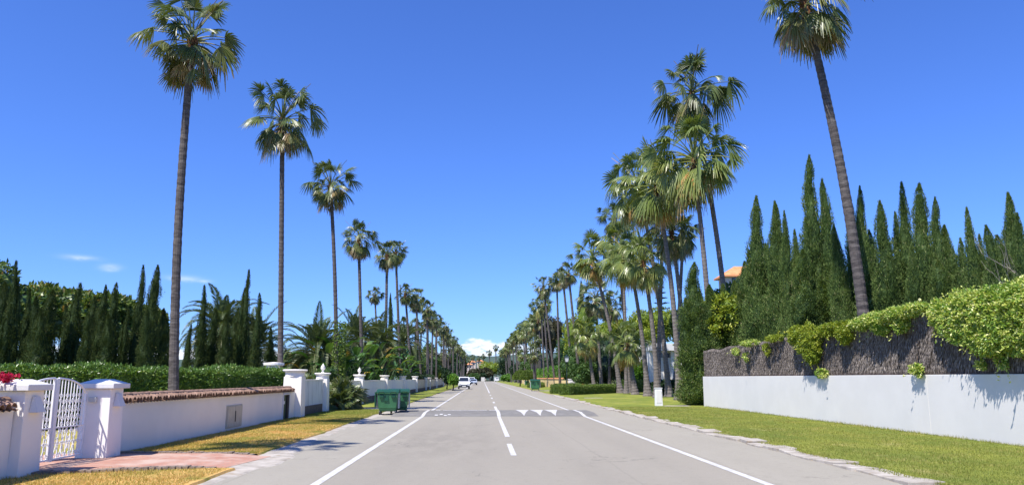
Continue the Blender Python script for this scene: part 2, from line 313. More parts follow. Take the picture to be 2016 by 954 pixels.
# road -----------------------------------------------------------------
def road_mat():
    m, b_, bs = newmat('worn_asphalt'); p = pos(b_, True)
    s = b_.n('ShaderNodeSeparateXYZ'); b_.t.links.new(p, s.inputs[0]); x, y = s.outputs[0], s.outputs[1]
    wob = b_.m('MULTIPLY', b_.m('SUBTRACT', b_.noise(b_.mul(p, (0.3, 0.25, 1)), 1, 4), 0.5), 0.25)
    xx = b_.m('ADD', x, wob)
    lane = b_.m('MULTIPLY', b_.ss(xx, -2.75, -2.6), b_.m('SUBTRACT', 1.0, b_.ss(xx, 4.5, 4.65)))
    inner = b_.ramp(b_.noise(b_.mul(p, (1, 0.22, 1)), 0.55, 6, 0.6), [(0.3, (0.282, 0.258, 0.232)), (0.7, (0.340, 0.312, 0.280))])
    outer = b_.ramp(b_.noise(b_.mul(p, (1, 0.3, 1)), 0.8, 6, 0.6), [(0.3, (0.335, 0.314, 0.285)), (0.7, (0.41, 0.386, 0.350))])
    c = b_.mix(lane, outer, inner)
    # wheel paths polished a little darker, and longitudinal seams
    def band(cx, w):
        d = b_.m('ABSOLUTE', b_.m('SUBTRACT', xx, cx)); return b_.m('SUBTRACT', 1.0, b_.ss(d, 0.0, w))
    wp = b_.m('MAXIMUM', b_.m('MAXIMUM', band(-1.7, 0.45), band(-0.1, 0.45)), b_.m('MAXIMUM', band(1.9, 0.45), band(3.4, 0.45)))
    c = b_.mix(b_.m('MULTIPLY', wp, b_.m('MULTIPLY', b_.noise(b_.mul(p, (1, 0.15, 1)), 0.9, 5), 0.40)), c, (0.18, 0.165, 0.152))
    seam = b_.m('MAXIMUM', band(2.45, 0.035), band(-4.0, 0.03)); c = b_.mix(b_.m('MULTIPLY', seam, 0.45), c, (0.14, 0.13, 0.12))
    # big blotches (a darker patch in the left lane) and speckled aggregate
    gx = b_.m('DIVIDE', b_.m('ADD', x, 1.3), 1.7); gy = b_.m('DIVIDE', b_.m('SUBTRACT', y, 20.5), 5.5)
    blot = b_.m('EXPONENT', b_.m('MULTIPLY', b_.m('ADD', b_.m('MULTIPLY', gx, gx), b_.m('MULTIPLY', gy, gy)), -1))
    blot = b_.m('MULTIPLY', blot, b_.ss(b_.noise(b_.mul(p, (1.2, 0.35, 1)), 1.3, 6, 0.7), 0.36, 0.60))
    c = b_.mix(b_.m('MULTIPLY', blot, 0.75), c, (0.155, 0.136, 0.122))
    ag = b_.noise(p, 55, 3, 0.8)
    c = b_.mix(0.55, c, b_.ramp(ag, [(0.28, (0.19, 0.175, 0.167)), (0.5, (0.335, 0.31, 0.286)), (0.75, (0.49, 0.46, 0.425))]))
    mid = b_.noise(p, 6, 5, 0.7); c = b_.mix(b_.m('MULTIPLY', b_.ss(mid, 0.50, 0.72), 0.30), c, (0.20, 0.185, 0.17))
    # fine cracks
    vw = b_.n('ShaderNodeTexVoronoi'); vw.feature = 'DISTANCE_TO_EDGE'; vw.inputs['Scale'].default_value = 0.42
    dv = b_.n('ShaderNodeVectorMath', operation='ADD'); b_.t.links.new(p, dv.inputs[0])
    nv = b_.n('ShaderNodeTexNoise'); nv.inputs['Scale'].default_value = 1.6; nv.inputs['Detail'].default_value = 6; b_.t.links.new(p, nv.inputs['Vector'])
    b_.t.links.new(nv.outputs['Color'], dv.inputs[1]); b_.t.links.new(dv.outputs[0], vw.inputs['Vector'])
    cr = b_.m('SUBTRACT', 1.0, b_.ss(vw.outputs['Distance'], 0.0, 0.009))
    cr = b_.m('MULTIPLY', cr, b_.ss(b_.noise(p, 0.35, 3), 0.50, 0.62))
    c = b_.mix(b_.m('MULTIPLY', cr, 0.5), c, (0.09, 0.085, 0.08))
    c = b_.mix(1.0, c, (0.87, 0.86, 0.76), 'MULTIPLY')
    b_.t.links.new(c, bs.inputs['Base Color']); bs.inputs['Roughness'].default_value = 0.85; bs.inputs['Specular IOR Level'].default_value = 0.25
    bumpit(b_, bs, ag, 0.35, 0.01); return m
M['road'] = road_mat()
M['hump'] = noisy('dark_asphalt', [(0.3, (0.150, 0.143, 0.130)), (0.7, (0.225, 0.216, 0.197))], 2.5, 0.85, 0.3, 0.01, (1, 1, 1), 8, 0.2, True)
def paint_mat():
    m, b_, bs = newmat('worn_road_paint'); p = pos(b_, True)
    w = b_.ss(b_.noise(p, 9, 6, 0.75), 0.32, 0.56)
    c = b_.mix(w, (0.38, 0.37, 0.36), b_.ramp(b_.noise(p, 2, 4), [(0.3, (0.48, 0.47, 0.445)), (0.7, (0.64, 0.63, 0.60))]))
    b_.t.links.new(c, bs.inputs['Base Color']); bs.inputs['Roughness'].default_value = 0.7; return m
M['paint'] = paint_mat()
M['concrete'] = noisy('old_concrete', [(0.28, (0.24, 0.21, 0.17)), (0.5, (0.38, 0.345, 0.29)), (0.72, (0.50, 0.46, 0.40))], 3, 0.9, 0.4, 0.015, world=True, detail=9, extra=(2.2, 0.55, 0.7, (0.30, 0.24, 0.17)))
M['dirt'] = noisy('dirt_edge', [(0.3, (0.22, 0.17, 0.115)), (0.7, (0.40, 0.33, 0.25))], 5, 0.95, 0.5, 0.02, world=True, detail=8)
def brick_mat():
    m, b_, bs = newmat('red_paving'); p = pos(b_, True)
    br = b_.n('ShaderNodeTexBrick'); b_.t.links.new(p, br.inputs['Vector']); br.inputs['Scale'].default_value = 1
    br.inputs['Brick Width'].default_value = 0.25; br.inputs['Row Height'].default_value = 0.125; br.inputs['Mortar Size'].default_value = 0.008
    br.inputs['Color1'].default_value = (0.37, 0.175, 0.125, 1); br.inputs['Color2'].default_value = (0.46, 0.25, 0.18, 1); br.inputs['Mortar'].default_value = (0.30, 0.22, 0.17, 1)
    c = b_.mix(b_.ss(b_.noise(p, 1.4, 6, 0.7), 0.42, 0.66), br.outputs['Color'], (0.47, 0.35, 0.28))
    b_.t.links.new(c, bs.inputs['Base Color']); bs.inputs['Roughness'].default_value = 0.9; bs.inputs['Specular IOR Level'].default_value = 0.2
    bumpit(b_, bs, br.outputs['Fac'], -0.3, 0.01); return m
M['brick'] = brick_mat()
M['cobble'] = noisy('edging_setts', [(0.3, (0.12, 0.09, 0.07)), (0.7, (0.30, 0.235, 0.185))], 8, 0.9, 0.5, 0.02, world=True)
def lawn_mat(name, green, lime, dry, dry_amount, yfade=None):
    m, b_, bs = newmat(name); p = pos(b_, True)
    c = b_.mix(b_.ss(b_.noise(b_.mul(p, (1, 0.55, 1)), 0.55, 6, 0.65), 0.38, 0.66), green, lime)
    c = b_.mix(b_.m('MULTIPLY', b_.ss(b_.noise(p, 9, 5, 0.75), 0.42, 0.7), 0.4), c, tuple(x * 0.62 for x in green))
    d = b_.ss(b_.noise(b_.mul(p, (1, 0.7, 1)), 0.75, 7, 0.7), 0.62 - dry_amount, 0.80 - dry_amount)
    if yfade:
        s = b_.n('ShaderNodeSeparateXYZ'); b_.t.links.new(p, s.inputs[0])
        d = b_.m('MULTIPLY', d, b_.m('SUBTRACT', 1.0, b_.ss(s.outputs[1], yfade[0], yfade[1])))
    c = b_.mix(b_.m('MULTIPLY', d, 0.85), c, dry)
    b_.t.links.new(c, bs.inputs['Base Color']); bs.inputs['Roughness'].default_value = 0.95; bs.inputs['Specular IOR Level'].default_value = 0.1
    bumpit(b_, bs, b_.m('ADD', b_.noise(p, 60, 4, 0.8), b_.noise(p, 14, 3, 0.7)), 0.6, 0.03); return m
M['lawnR'] = lawn_mat('green_lawn', (0.155, 0.195, 0.036), (0.265, 0.28, 0.052), (0.38, 0.33, 0.13), 0.08)
M['lawnL'] = lawn_mat('patchy_lawn', (0.15, 0.19, 0.03), (0.26, 0.27, 0.05), (0.68, 0.41, 0.15), 0.25, (28, 37))
M['lawnG'] = lawn_mat('dry_garden_lawn', (0.26, 0.25, 0.06), (0.36, 0.31, 0.09), (0.52, 0.38, 0.15), 0.15)
M['earth'] = lawn_mat('garden_ground', (0.07, 0.085, 0.03), (0.11, 0.12, 0.04), (0.20, 0.16, 0.09), 0.0)
M['hill'] = noisy('wooded_hill', [(0.3, (0.030, 0.055, 0.045)), (0.5, (0.05, 0.085, 0.06)), (0.75, (0.12, 0.13, 0.085))], 0.02, 0.95, world=True, detail=10, nr=0.7)  # bluish green: the haze of distance is put into the colour

# ------------------------------------------------------------------ setting
def sheet(name, mat, pts, z, parent=None, kind='structure', origin=None):
    g = G(); g.add([(x, y, z) for x, y in pts], [np.array([list(range(len(pts)))])])
    o = g.build(name, mat, parent); 
    if parent is None: o['kind'] = kind
    return o
sheet('ground', M['earth'], [(-1500, -60), (1500, -60), (1500, 3500), (-1500, 3500)], -0.03)
road = sheet('road', M['road'], [(-5.3, -30), (7.3, -30), (7.3, 425), (-5.3, 425)], 0.0)

def wobble_strip(name, mat, x_in, x_out, y0, y1, z, amp_in=0.08, amp_out=0.0, step=0.4, seed=1, freq=1.0, skirt=0.04):
    """long sheet whose inner (road side) edge wanders a little and is turned down at the edge"""
    rr = random.Random(seed); ph = [rr.random() * 6 for _ in range(6)]
    f = lambda y: sum(math.sin(y * k * freq + p) / (1 + i * 0.6) for i, (k, p) in enumerate(zip((0.31, 0.83, 1.9, 4.1, 9.3, 17), ph))) * 0.4
    n = max(2, int((y1 - y0) / step)); V = []; 
    sg = 1 if x_out > x_in else -1
    for i in range(n + 1):
        y = y0 + (y1 - y0) * i / n; e = x_in + f(y) * amp_in; o_ = x_out + f(y + 40) * amp_out
        V += [(e - sg * 0.03, y, z - skirt), (e, y, z), (o_, y, z)]
    F = [(3 * i + k, 3 * i + k + 1, 3 * i + k + 4, 3 * i + k + 3) if sg < 0 else (3 * i + k, 3 * i + k + 3, 3 * i + k + 4, 3 * i + k + 1) for i in range(n) for k in (0, 1)]
    o = G().add(V, np.array(F)).build(name, mat); o['kind'] = 'structure'; return o
XL, XLW = -4.75, -7.62         # road edge and wall face, left
XR, XRW = 6.75, 12.5           # the same, right
wobble_strip('dirt_margin', M['dirt'], XL + 0.12, XL - 0.5, 5, 420, 0.008, 0.10, seed=3, skirt=0.006)
wobble_strip('lawn_verge', M['lawnL'], XL, XLW, 16.7, 40.2, 0.05, 0.10, seed=4)
wobble_strip('lawn_verge', M['lawnL'], XL + 0.35, XLW, 4, 14.1, 0.05, 0.10, seed=5)
wobble_strip('lawn_verge', M['lawnR'], XL, XLW - 0.1, 43.0, 420, 0.05, 0.12, seed=6)
wobble_strip('dirt_margin', M['dirt'], XR - 0.12, XR + 0.7, 5, 420, 0.008, 0.14, seed=8, skirt=0.006)
wobble_strip('lawn_verge', M['lawnR'], XR + 0.24, XRW + 0.03, 5, 43.6, 0.05, 0.13, seed=9)
wobble_strip('lawn_verge', M['lawnR'], XR + 0.24, 22, 43.6, 97, 0.05, 0.13, seed=10)
wobble_strip('lawn_verge', M['lawnR'], XR + 0.10, 14.0, 103, 420, 0.05, 0.13, seed=11)
sheet('path', M['concrete'], [(-20, 40.3), (XL + 0.2, 40.3), (XL + 0.2, 42.9), (-20, 42.9)], 0.03)
sheet('path', M['concrete'], [(XR, 97.3), (22, 97.3), (22, 102.6), (XR, 102.6)], 0.03)
sheet('garden_lawn', M['lawnG'], [(-40, 2), (-7.95, 2), (-7.95, 29), (-40, 29)], 0.02)

# right edge: worn concrete kerb slabs, some sunk or missing
g = G(); rr = random.Random(5); y = 6.0
while y < 75:
    L = rr.uniform(0.7, 1.15)
    if rr.random() > 0.13:
        x0 = XR - 0.24 + rr.uniform(-0.05, 0.05); w = rr.uniform(0.32, 0.58); h = rr.uniform(0.03, 0.085); sk = rr.uniform(-0.06, 0.06)
        tz = rr.uniform(-0.015, 0.015)
        j = lambda: rr.uniform(-0.035, 0.035)
        q = [(x0 + j(), y + j()), (x0 + w + j(), y + sk + j()), (x0 + w + sk + j(), y + L * 0.94 + sk), (x0 + sk + j(), y + L * 0.94 + j())]
        g.hexa([(a, b_, -0.02) for a, b_ in q], [(a, b_, h + (tz if i > 1 else -tz)) for i, (a, b_) in enumerate(q)])
    y += L
kerb = g.build('kerb', M['concrete'], bevel=0.012); kerb['kind'] = 'structure'
# left edge: broken apron of concrete spreading where the drive meets the road
g = G(); rr = random.Random(11)
V = []; ys = np.linspace(5, 40, 120)
for yy in ys:
    spread = 0.50 * math.exp(-((yy - 15.5) / 3.5) ** 2) + 0.10 + 0.06 * math.sin(yy * 1.7) + 0.05 * math.sin(yy * 4.3)
    V += [(XL - 0.25, yy, 0.012), (XL + 0.20 + spread, yy, 0.012), (XL + 0.27 + spread, yy, -0.002)]
F = [(3 * i + k, 3 * i + 1 + k, 3 * i + 4 + k, 3 * i + 3 + k) for i in range(len(ys) - 1) for k in (0, 1)]
o = g.add(V, np.array(F)).build('kerb', M['concrete']); o['kind'] = 'structure'
# driveway of red brick with sett edging
dr = sheet('driveway', M['brick'], [(-8.9, 12.95), (-7.4, 13.30), (-5.6, 13.95), (-5.45, 16.62), (-8.9, 16.55)], 0.075)
G_ = G(); G_.add([(-5.6, 13.95, 0.075), (-5.45, 16.62, 0.075), (-4.35, 16.45, 0.016), (-4.65, 14.28, 0.016)], np.array([(0, 3, 2, 1)])); G_.build('ramp', M['brick'], dr)
g = G(); rr = random.Random(2)
for (xa, ya, xb, yb) in ((-8.0, 13.02, -4.72, 14.22), (-7.6, 16.68, -4.75, 16.62)):
    n = int(math.hypot(xb - xa, yb - ya) / 0.105)
    for i in range(n):
        t0 = i / n; cx, cy = xa + (xb - xa) * t0, ya + (yb - ya) * t0
        h = 0.10 + rr.uniform(-0.012, 0.012); h = h * min(1, 0.35 + (-cx - 4.6) * 0.9) if cx > -5.4 else h; g.frust(cx + 0.05, cy + rr.uniform(-0.01, 0.01), -0.02, h, 0.053, 0.10, 0.050, 0.09)
g.build('sett_edging', M['cobble'], dr, bevel=0.008)

# markings ---------------------------------------------------------------
mk = G()
def strip(g, x0, x1, y0, y1, z=0.004, n=None, xf=None):
    n = n or max(1, int((y1 - y0) / 4)); V = []
    for i in range(n + 1):
        y = y0 + (y1 - y0) * i / n; zz = z + hump_z(y); V += [(x0, y, zz), (x1, y, zz)]
    g.add(V, np.array([(2 * i, 2 * i + 1, 2 * i + 3, 2 * i + 2) for i in range(n)]))
HY0, HY1, HH = 33.3, 38.9, 0.10
def hump_z(y):
    if y <= HY0 or y >= HY1: return 0.0
    t = (y - HY0) / (HY1 - HY0); return HH * (t / 0.28 if t < 0.28 else ((1 - t) / 0.28 if t > 0.72 else 1.0))
hp = G(); V = []
yy = [HY0 + (HY1 - HY0) * k for k in (0, 0.28, 0.5, 0.72, 1)]
for y in yy: V += [(-3.9, y, 0.003 + hump_z(y)), (5.0, y, 0.003 + hump_z(y))]
hp.add(V, np.array([(2 * i, 2 * i + 1, 2 * i + 3, 2 * i + 2) for i in range(4)]))
hump = hp.build('speed_hump', M['hump'], road)
g = G(); strip(g, -2.62, -2.48, 2, HY0, n=8); strip(g, -2.62, -2.48, HY0, HY1, 0.008, n=25); strip(g, -2.62, -2.48, HY1, 410); g.build('edge_line', M['paint'], road)
g = G(); strip(g, 4.32, 4.46, 2, HY0, n=8); strip(g, 4.32, 4.46, HY0, HY1, 0.008, n=25); strip(g, 4.32, 4.46, HY1, 410); g.build('edge_line', M['paint'], road)
g = G()
strip(g, 0.61, 0.73, 16.6, 19.5); strip(g, 0.64, 0.77, 21.8, HY0, n=3); strip(g, 0.64, 0.79, HY0, HY1, 0.008, n=25); strip(g, 0.66, 0.80, HY1, 45)
for a, b_ in ((51, 54), (62, 65.5), (73, 76), (86, 410)): strip(g, 0.70, 0.84, a, b_)
g.build('centre_line', M['paint'], road)
g = G()
yb, yt = HY0 + 0.2, HY0 + 0.28 * (HY1 - HY0) + 2.6
for (pa, pb, pt) in ((1015, 1041, 1032), (1043, 1069, 1064), (1071, 1097, 1094)):
    xa = atY(pa, 806, yt).x; xb = atY(pb, 806, yt).x; xt = atY(pt, 815, yb).x
    ks = [HY0 + (HY1 - HY0) * 0.28]
    t = (ks[0] - yb) / (yt - yb); xl = xt + (xa - xt) * t; xr = xt + (xb - xt) * t; z1 = hump_z(ks[0]) + 0.009
    g.add([(xt, yb, hump_z(yb) + 0.009), (xl, ks[0], z1), (xr, ks[0], z1), (xb, yt, z1), (xa, yt, z1)], [np.array([(0, 2, 1)]), np.array([(1, 2, 3, 4)])])
g.build('warning_triangle', M['paint'], road)
g = G(); rr = random.Random(4)
for k in range(26):
    x = -2.2 + k * 0.11
    if rr.random() < 0.85: strip(g, x, x + 0.10, HY1 - 1.9 + rr.uniform(-.06, .06) , HY1 - 1.55 + rr.uniform(-.06, .12), 0.009, 1)
for x, y in ((-2.05, 33.6), (-1.85, 33.9), (-1.65, 33.5), (-1.5, 33.8)): strip(g, x, x + 0.13, y, y + 0.35, 0.012, 1)
g.build('faded_line', M['paint'], road)
sheet('drain_cover', M['concrete'], [(10.3, 43.6), (11.8, 43.5), (11.8, 44.6), (10.3, 44.7)], 0.058)
sheet('drain_cover', M['concrete'], [(8.15, 61.5), (9.6, 61.5), (9.6, 62.6), (8.15, 62.6)], 0.058)

# hill and land beyond
g = G(); nx, ny = 90, 24; V = []
for j in range(ny + 1):
    for i in range(nx + 1):
        x = -900 + 1800 * i / nx; y = 700 + 1700 * j / ny
        t = min(1, max(0, (y - 720) / 800)); t = t * t * (3 - 2 * t)
        h = 40 + 9 * math.sin(x * 0.0061 + 1.0) + 5 * math.sin(x * 0.017 + y * .003) + 3 * math.sin(x * 0.043 + y * 0.02) + rng.uniform(-1.2, 1.2)
        V.append((x, y, -0.5 + h * t))
F = [(j * (nx + 1) + i, j * (nx + 1) + i + 1, (j + 1) * (nx + 1) + i + 1, (j + 1) * (nx + 1) + i) for j in range(ny) for i in range(nx)]
o = g.add(V, np.array(F)).build('hill', M['hill'], smooth=True); o['kind'] = 'structure'

# ------------------------------------------------------------------ foliage generators
def unit(a): return a / np.maximum(np.linalg.norm(a, axis=-1, keepdims=True), 1e-9)
def add_leaves(g, P, A, N, L, Wd, fold=0.25, tint=None, r=rng):
    n = len(P); L = np.broadcast_to(L, (n,))[:, None]; Wd = np.broadcast_to(Wd, (n,))[:, None]
    A = unit(A); Sd = unit(np.cross(A, N)); Nn = np.cross(Sd, A)
    v0 = P; v1 = P + A * L * 0.5 + Sd * Wd * 0.5 + Nn * Wd * fold; v2 = P + A * L; v3 = P + A * L * 0.5 - Sd * Wd * 0.5 + Nn * Wd * fold
    V = np.stack([v0, v1, v2, v3], 1).reshape(-1, 3); i = np.arange(n)[:, None] * 4
    F = np.concatenate([i + np.array([0, 1, 2]), i + np.array([0, 2, 3])])
    t = r.random(n) if tint is None else tint
    g.add(V, F, np.repeat(t, 4))
def sph(n, r=rng): return unit(r.normal(size=(n, 3)))
def ico(sub=3):
    bm = bmesh.new(); bmesh.ops.create_icosphere(bm, subdivisions=sub, radius=1)
    V = np.array([v.co[:] for v in bm.verts]); F = np.array([[v.index for v in f.verts] for f in bm.faces]); bm.free(); return V, F
ICOV, ICOF = ico(3)
def lump(d, seed, k=3.0):
    """cheap smooth pseudo-noise on directions, -1..1"""
    r = np.random.default_rng(seed); o = 0
    for i in range(5):
        w = r.normal(size=3) * k * (1 + 0.5 * i); o = o + np.sin(d @ w + r.random() * 6) / (1 + 0.4 * i)
    return o / 2.6
def blob_leaves(g, blobs, n, L, Wd, seed=0, core=0.80, droop=0.1, up=0.35, rag=0.13, zmin=None):
    """blobs: (cx,cy,cz,rx,ry,rz). leaves spread through the outer shell of every blob, clumped"""
    r = np.random.default_rng(seed); area = np.array([b_[3] * b_[4] + b_[4] * b_[5] + b_[3] * b_[5] for b_ in blobs]); cnt = (area / area.sum() * n).astype(int) + 1
    Cn = np.array([b_[:3] for b_ in blobs]); Rd = np.array([b_[3:6] for b_ in blobs])
    for bi, (b_, m) in enumerate(zip(blobs, cnt)):
        c = Cn[bi]; rad = Rd[bi]; nc = max(6, m // 9); cd = sph(nc, r); 
        d = unit(cd[r.integers(0, nc, m)] + r.normal(size=(m, 3)) * 0.16)
        s = 0.97 + rag * lump(d, seed * 31 + bi, 4) + r.normal(size=m) * 0.055
        s -= (r.random(m) < 0.25) * r.random(m) * 0.2
        P = c + d * rad * s[:, None]
        keep = np.ones(m, bool)
        for k in range(len(blobs)):
            if k != bi: keep &= (((P - Cn[k]) / Rd[k]) ** 2).sum(1) > 0.62
        if zmin is not None: keep &= P[:, 2] > zmin
        P = P[keep]; d = d[keep]; k_ = len(P)
        A = unit(d * 0.7 + r.normal(size=(k_, 3)) * 0.55 + np.array([0, 0, up - droop]))
        N = unit(d + r.normal(size=(k_, 3)) * 0.5 + np.array([0, 0, 0.5]))
        ct = r.random(nc)
        add_leaves(g, P, A, N, L * r.uniform(0.7, 1.25, k_), Wd * r.uniform(0.75, 1.25, k_), 0.25, np.clip(0.45 + r.normal(size=k_) * 0.24, 0, 1), r)
        if core:
            V = ICOV * (1 + (rag * lump(ICOV, seed * 31 + bi, 4))[:, None]) * rad * core + c
            if zmin is not None: V[:, 2] = np.maximum(V[:, 2], zmin)
            g.add(V, ICOF, 0.15)

# --- fan palm crown ------------------------------------------------------
def fan_frond(g, base, azm, elv, pet, blade, r, droop=0.5, age=0.3, nseg=25, spread=118):
    d = np.array([math.cos(azm) * math.cos(elv), math.sin(azm) * math.cos(elv), math.sin(elv)])
    pts = []; p = np.array(base, float); dd = d.copy(); n = 5
    for i in range(n + 1):
        pts.append(p.copy()); dd = unit(dd + np.array([0, 0, -0.10 * (0.4 + math.cos(elv))])); p = p + dd * pet / n
    g.tube([tuple(q) for q in pts], [0.028, 0.024, 0.02, 0.018, 0.016, 0.014], 4, False, min(1, age + 0.28))
    c = pts[-1]; t = dd; s = np.cross(t, [0, 0, 1.0])
    if np.linalg.norm(s) < 0.2: s = np.array([-math.sin(azm), math.cos(azm), 0])
    s = unit(s); tw = r.normal() * 0.75; nn = np.cross(s, t); s, nn = s * math.cos(tw) + nn * math.sin(tw), nn * math.cos(tw) - s * math.sin(tw)
    if elv < -0.2: pass
    aa = np.linspace(-spread, spread, nseg) * PI / 180; da = aa[1] - aa[0]
    aa = aa + r.normal(size=nseg) * 0.03
    L = blade * (1 - 0.28 * (np.abs(aa) / (spread * PI / 180)) ** 1.5) * r.uniform(0.88, 1.08, nseg)
    fr = np.array([0.03, 0.30, 0.55, 0.78, 1.0])
    wf = np.array([1.0, 1.0, 0.85, 0.50, 0.08])
    V = np.zeros((nseg, 5, 3, 3)); 
    for k in range(5):
        rr_ = fr[k] * L
        dirv = np.cos(aa)[:, None] * t + np.sin(aa)[:, None] * s
        pp = c + dirv * rr_[:, None]
        pp = pp - nn * (0.22 * np.abs(np.sin(aa)) * rr_)[:, None]          # sides fold back
        dr_ = droop * (fr[k] ** 2.4) * L * (0.55 + 0.45 * r.random(nseg) * 0 + 0.25 * np.abs(np.sin(aa)))
        pp[:, 2] -= dr_ * (0.75 + 0.5 * (np.arange(nseg) * 7 % 5) / 5)
        pp = c + (pp - c) * (1 - 0.12 * fr[k] ** 2)
        perp = -np.sin(aa)[:, None] * t + np.cos(aa)[:, None] * s
        hw = (np.minimum(fr[k], 0.55) * L * da * 0.5 * wf[k] + 0.004)[:, None]
        V[:, k, 0] = pp - perp * hw; V[:, k, 1] = pp + nn * hw * 0.75; V[:, k, 2] = pp + perp * hw
    i = np.arange(nseg)[:, None, None] * 15; k = np.arange(4)[None, :, None] * 3; F = []
    for j in (0, 1): F.append((i + k + np.array([j, j + 1, j + 4, j + 3])[None, None, :]).reshape(-1, 4))
    ts = np.clip(age + r.normal(size=nseg) * 0.10, 0, 1); T = ts[:, None] + np.array([0, 0, 0.02, 0.10, 0.30])[None, :]
    g.add(V.reshape(-1, 3), np.concatenate(F), np.repeat(np.clip(T, 0, 1).reshape(-1), 3))
def fan_crown(seed, n=36, droop=0.5, lo=-40, hi=84, compact=1.0, mat='palm'):
    r = np.random.default_rng(seed); g = G(); a0 = r.random() * 6
    for i in range(n):
        f = i / (n - 1); az_ = a0 + i * 2.39996 + r.normal() * 0.38
        e = R(hi + (lo - hi) * f ** 1.0 + r.normal() * 13)
        pet = (0.50 + 0.55 * math.sin(PI * min(1, f * 1.1 + 0.12))) * r.uniform(0.75, 1.3) * compact * 1.08
        bl = 0.80 * r.uniform(0.62, 1.18) * (0.85 if f < 0.1 else 1)
        age = 0.12 + 0.34 * f + r.normal() * 0.08 + (0.42 if f > 0.86 and r.random() < 0.5 else 0)
        fan_frond(g, (0.05 * math.cos(az_), 0.05 * math.sin(az_), 0.25 - 0.55 * f), az_, e, pet, bl, r, droop * (0.5 + 0.7 * f) * r.uniform(0.4, 1.9), age, 25, r.uniform(72, 120))
    for i in range(6):                                              # old fronds hanging against the trunk
        az_ = r.random() * 6.28; fan_frond(g, (0.08 * math.cos(az_), 0.08 * math.sin(az_), -0.4), az_, R(r.uniform(-62, -35)), r.uniform(.5, .9), r.uniform(.5, .75), r, 0.5, r.uniform(.5, 1.0), 17, r.uniform(50, 100))
    # thin flower stalks arching out
    for i in range(2):
        az_ = r.random() * 6.28; p = np.array([0, 0, 0.2]); d = np.array([math.cos(az_) * 0.5, math.sin(az_) * 0.5, 0.85]); pts = []
        for k in range(7): pts.append(tuple(p)); d = unit(d + np.array([0, 0, -0.06])); p = p + d * 0.3
        g.tube(pts, [0.014] * 7, 3, False, 0.9)
    return g.mesh('fronds', M[mat])
CROWN = [fan_crown(100 + i, 44 + 3 * (i % 3), 0.62 + 0.12 * (i % 3), -40 + 5 * (i % 4)) for i in range(8)]
LUSH = [fan_crown(200 + i, 60, 0.9, -38, mat='lushpalm') for i in range(4)]
def boots_mesh(seed, H=1.1):
    r = np.random.default_rng(seed); g = G()
    prof = [(0.155, -H), (0.17, -H * 0.75), (0.185, -H * 0.4), (0.19, -H * 0.1), (0.13, 0.06), (0.04, 0.14)]
    g.lathe(0, 0, prof, 14)
    for k in range(64):
        f = k / 63; z = -H * (1 - f) ; a = k * 2.39996; rad = 0.16 + 0.035 * f
        for sgn in (-1, 1):
            p0 = (rad * math.cos(a), rad * math.sin(a), z); a2 = a + 0.28 * sgn
            p1 = ((rad + 0.035) * math.cos(a2), (rad + 0.035) * math.sin(a2), z + 0.17)
            g.tube([p0, p1], [0.030, 0.016], 4, True)
    return g.mesh('leaf_bases', M['boots'])
BOOTS = [boots_mesh(1), boots_mesh(2, 0.8)]

def trunk_geo(g, pts_fn, H, r0, r1, step=0.14, n=12, flare=1.55, seed=0, fh=0.7):
    r = random.Random(seed); m = max(8, int(H / step)); P = []; Rd = []
    for i in range(m + 1):
        t = i / m; z = H * t; P.append(pts_fn(t))
        rad = r0 + (r1 - r0) * t ** 0.8; rad *= 1 + (flare - 1) * math.exp(-z / fh)
        rad *= 1 + (0.045 if i % 2 else -0.03) + r.uniform(-0.02, 0.02); Rd.append(rad)
    g.tube(P, Rd, n)
palm_i = 0
def fan_palm(base, apex, label, crown_r=1.85, r0=0.165, r1=0.125, group=None, bend=0.0, lush=False, boots=True, flare=1.55, name='fan_palm', step=0.14, fh=0.7):
    """base: point on the ground, apex: top of the trunk"""
    global palm_i; palm_i += 1
    base = Vector(base); apex = Vector(apex); t = thing(name, label, 'palm tree', base, group)
    H = (apex - base).length; side = Vector((1, 0, 0))
    def pf(u):
        p = base.lerp(apex, u); return p + side * (bend * math.sin(PI * u))
    g = G(); trunk_geo(g, pf, H, r0, r1, step, 12 if step < 0.3 else 7, flare, palm_i, fh); g.build('trunk', M['trunk2' if (group and 'grove' in group) else 'trunk'], t, smooth=False)
    k = crown_r / 1.85; loc = apex - base; d = (pf(1.0) - pf(0.97)).normalized()
    rx = math.atan2(-d.y, d.z) * 0.8; ry = math.atan2(d.x, d.z) * 0.8
    me = (LUSH if lush else CROWN)[palm_i % (4 if lush else 8)]
    c = link('fronds', me, t, loc); c.scale = (k, k, k * random.uniform(0.94, 1.06)); c.rotation_euler = (rx, ry, random.uniform(0, 6.28))
    if boots:
        bt = link('leaf_bases', BOOTS[palm_i % 2], t, loc); s = max(r1 / 0.15, 0.75); bt.scale = (s, s, 1); bt.rotation_euler = (rx, ry, palm_i * 1.3)
    return t
def palm_px(low, top, Y, rpx, label, hint_dx=0.0, **kw):
    """low / top: picture points of the lower trunk and of the crown's heart, both at distance Y"""
    a = atY(low[0], low[1], Y); c = atY(top[0], top[1] - 0.08 * rpx, Y)
    u = (c - a) / (c.z - a.z); base = a - u * a.z + Vector((hint_dx, 0, 0))
    return fan_palm(base, c, label, rpx * Y / 1523.0, **kw)

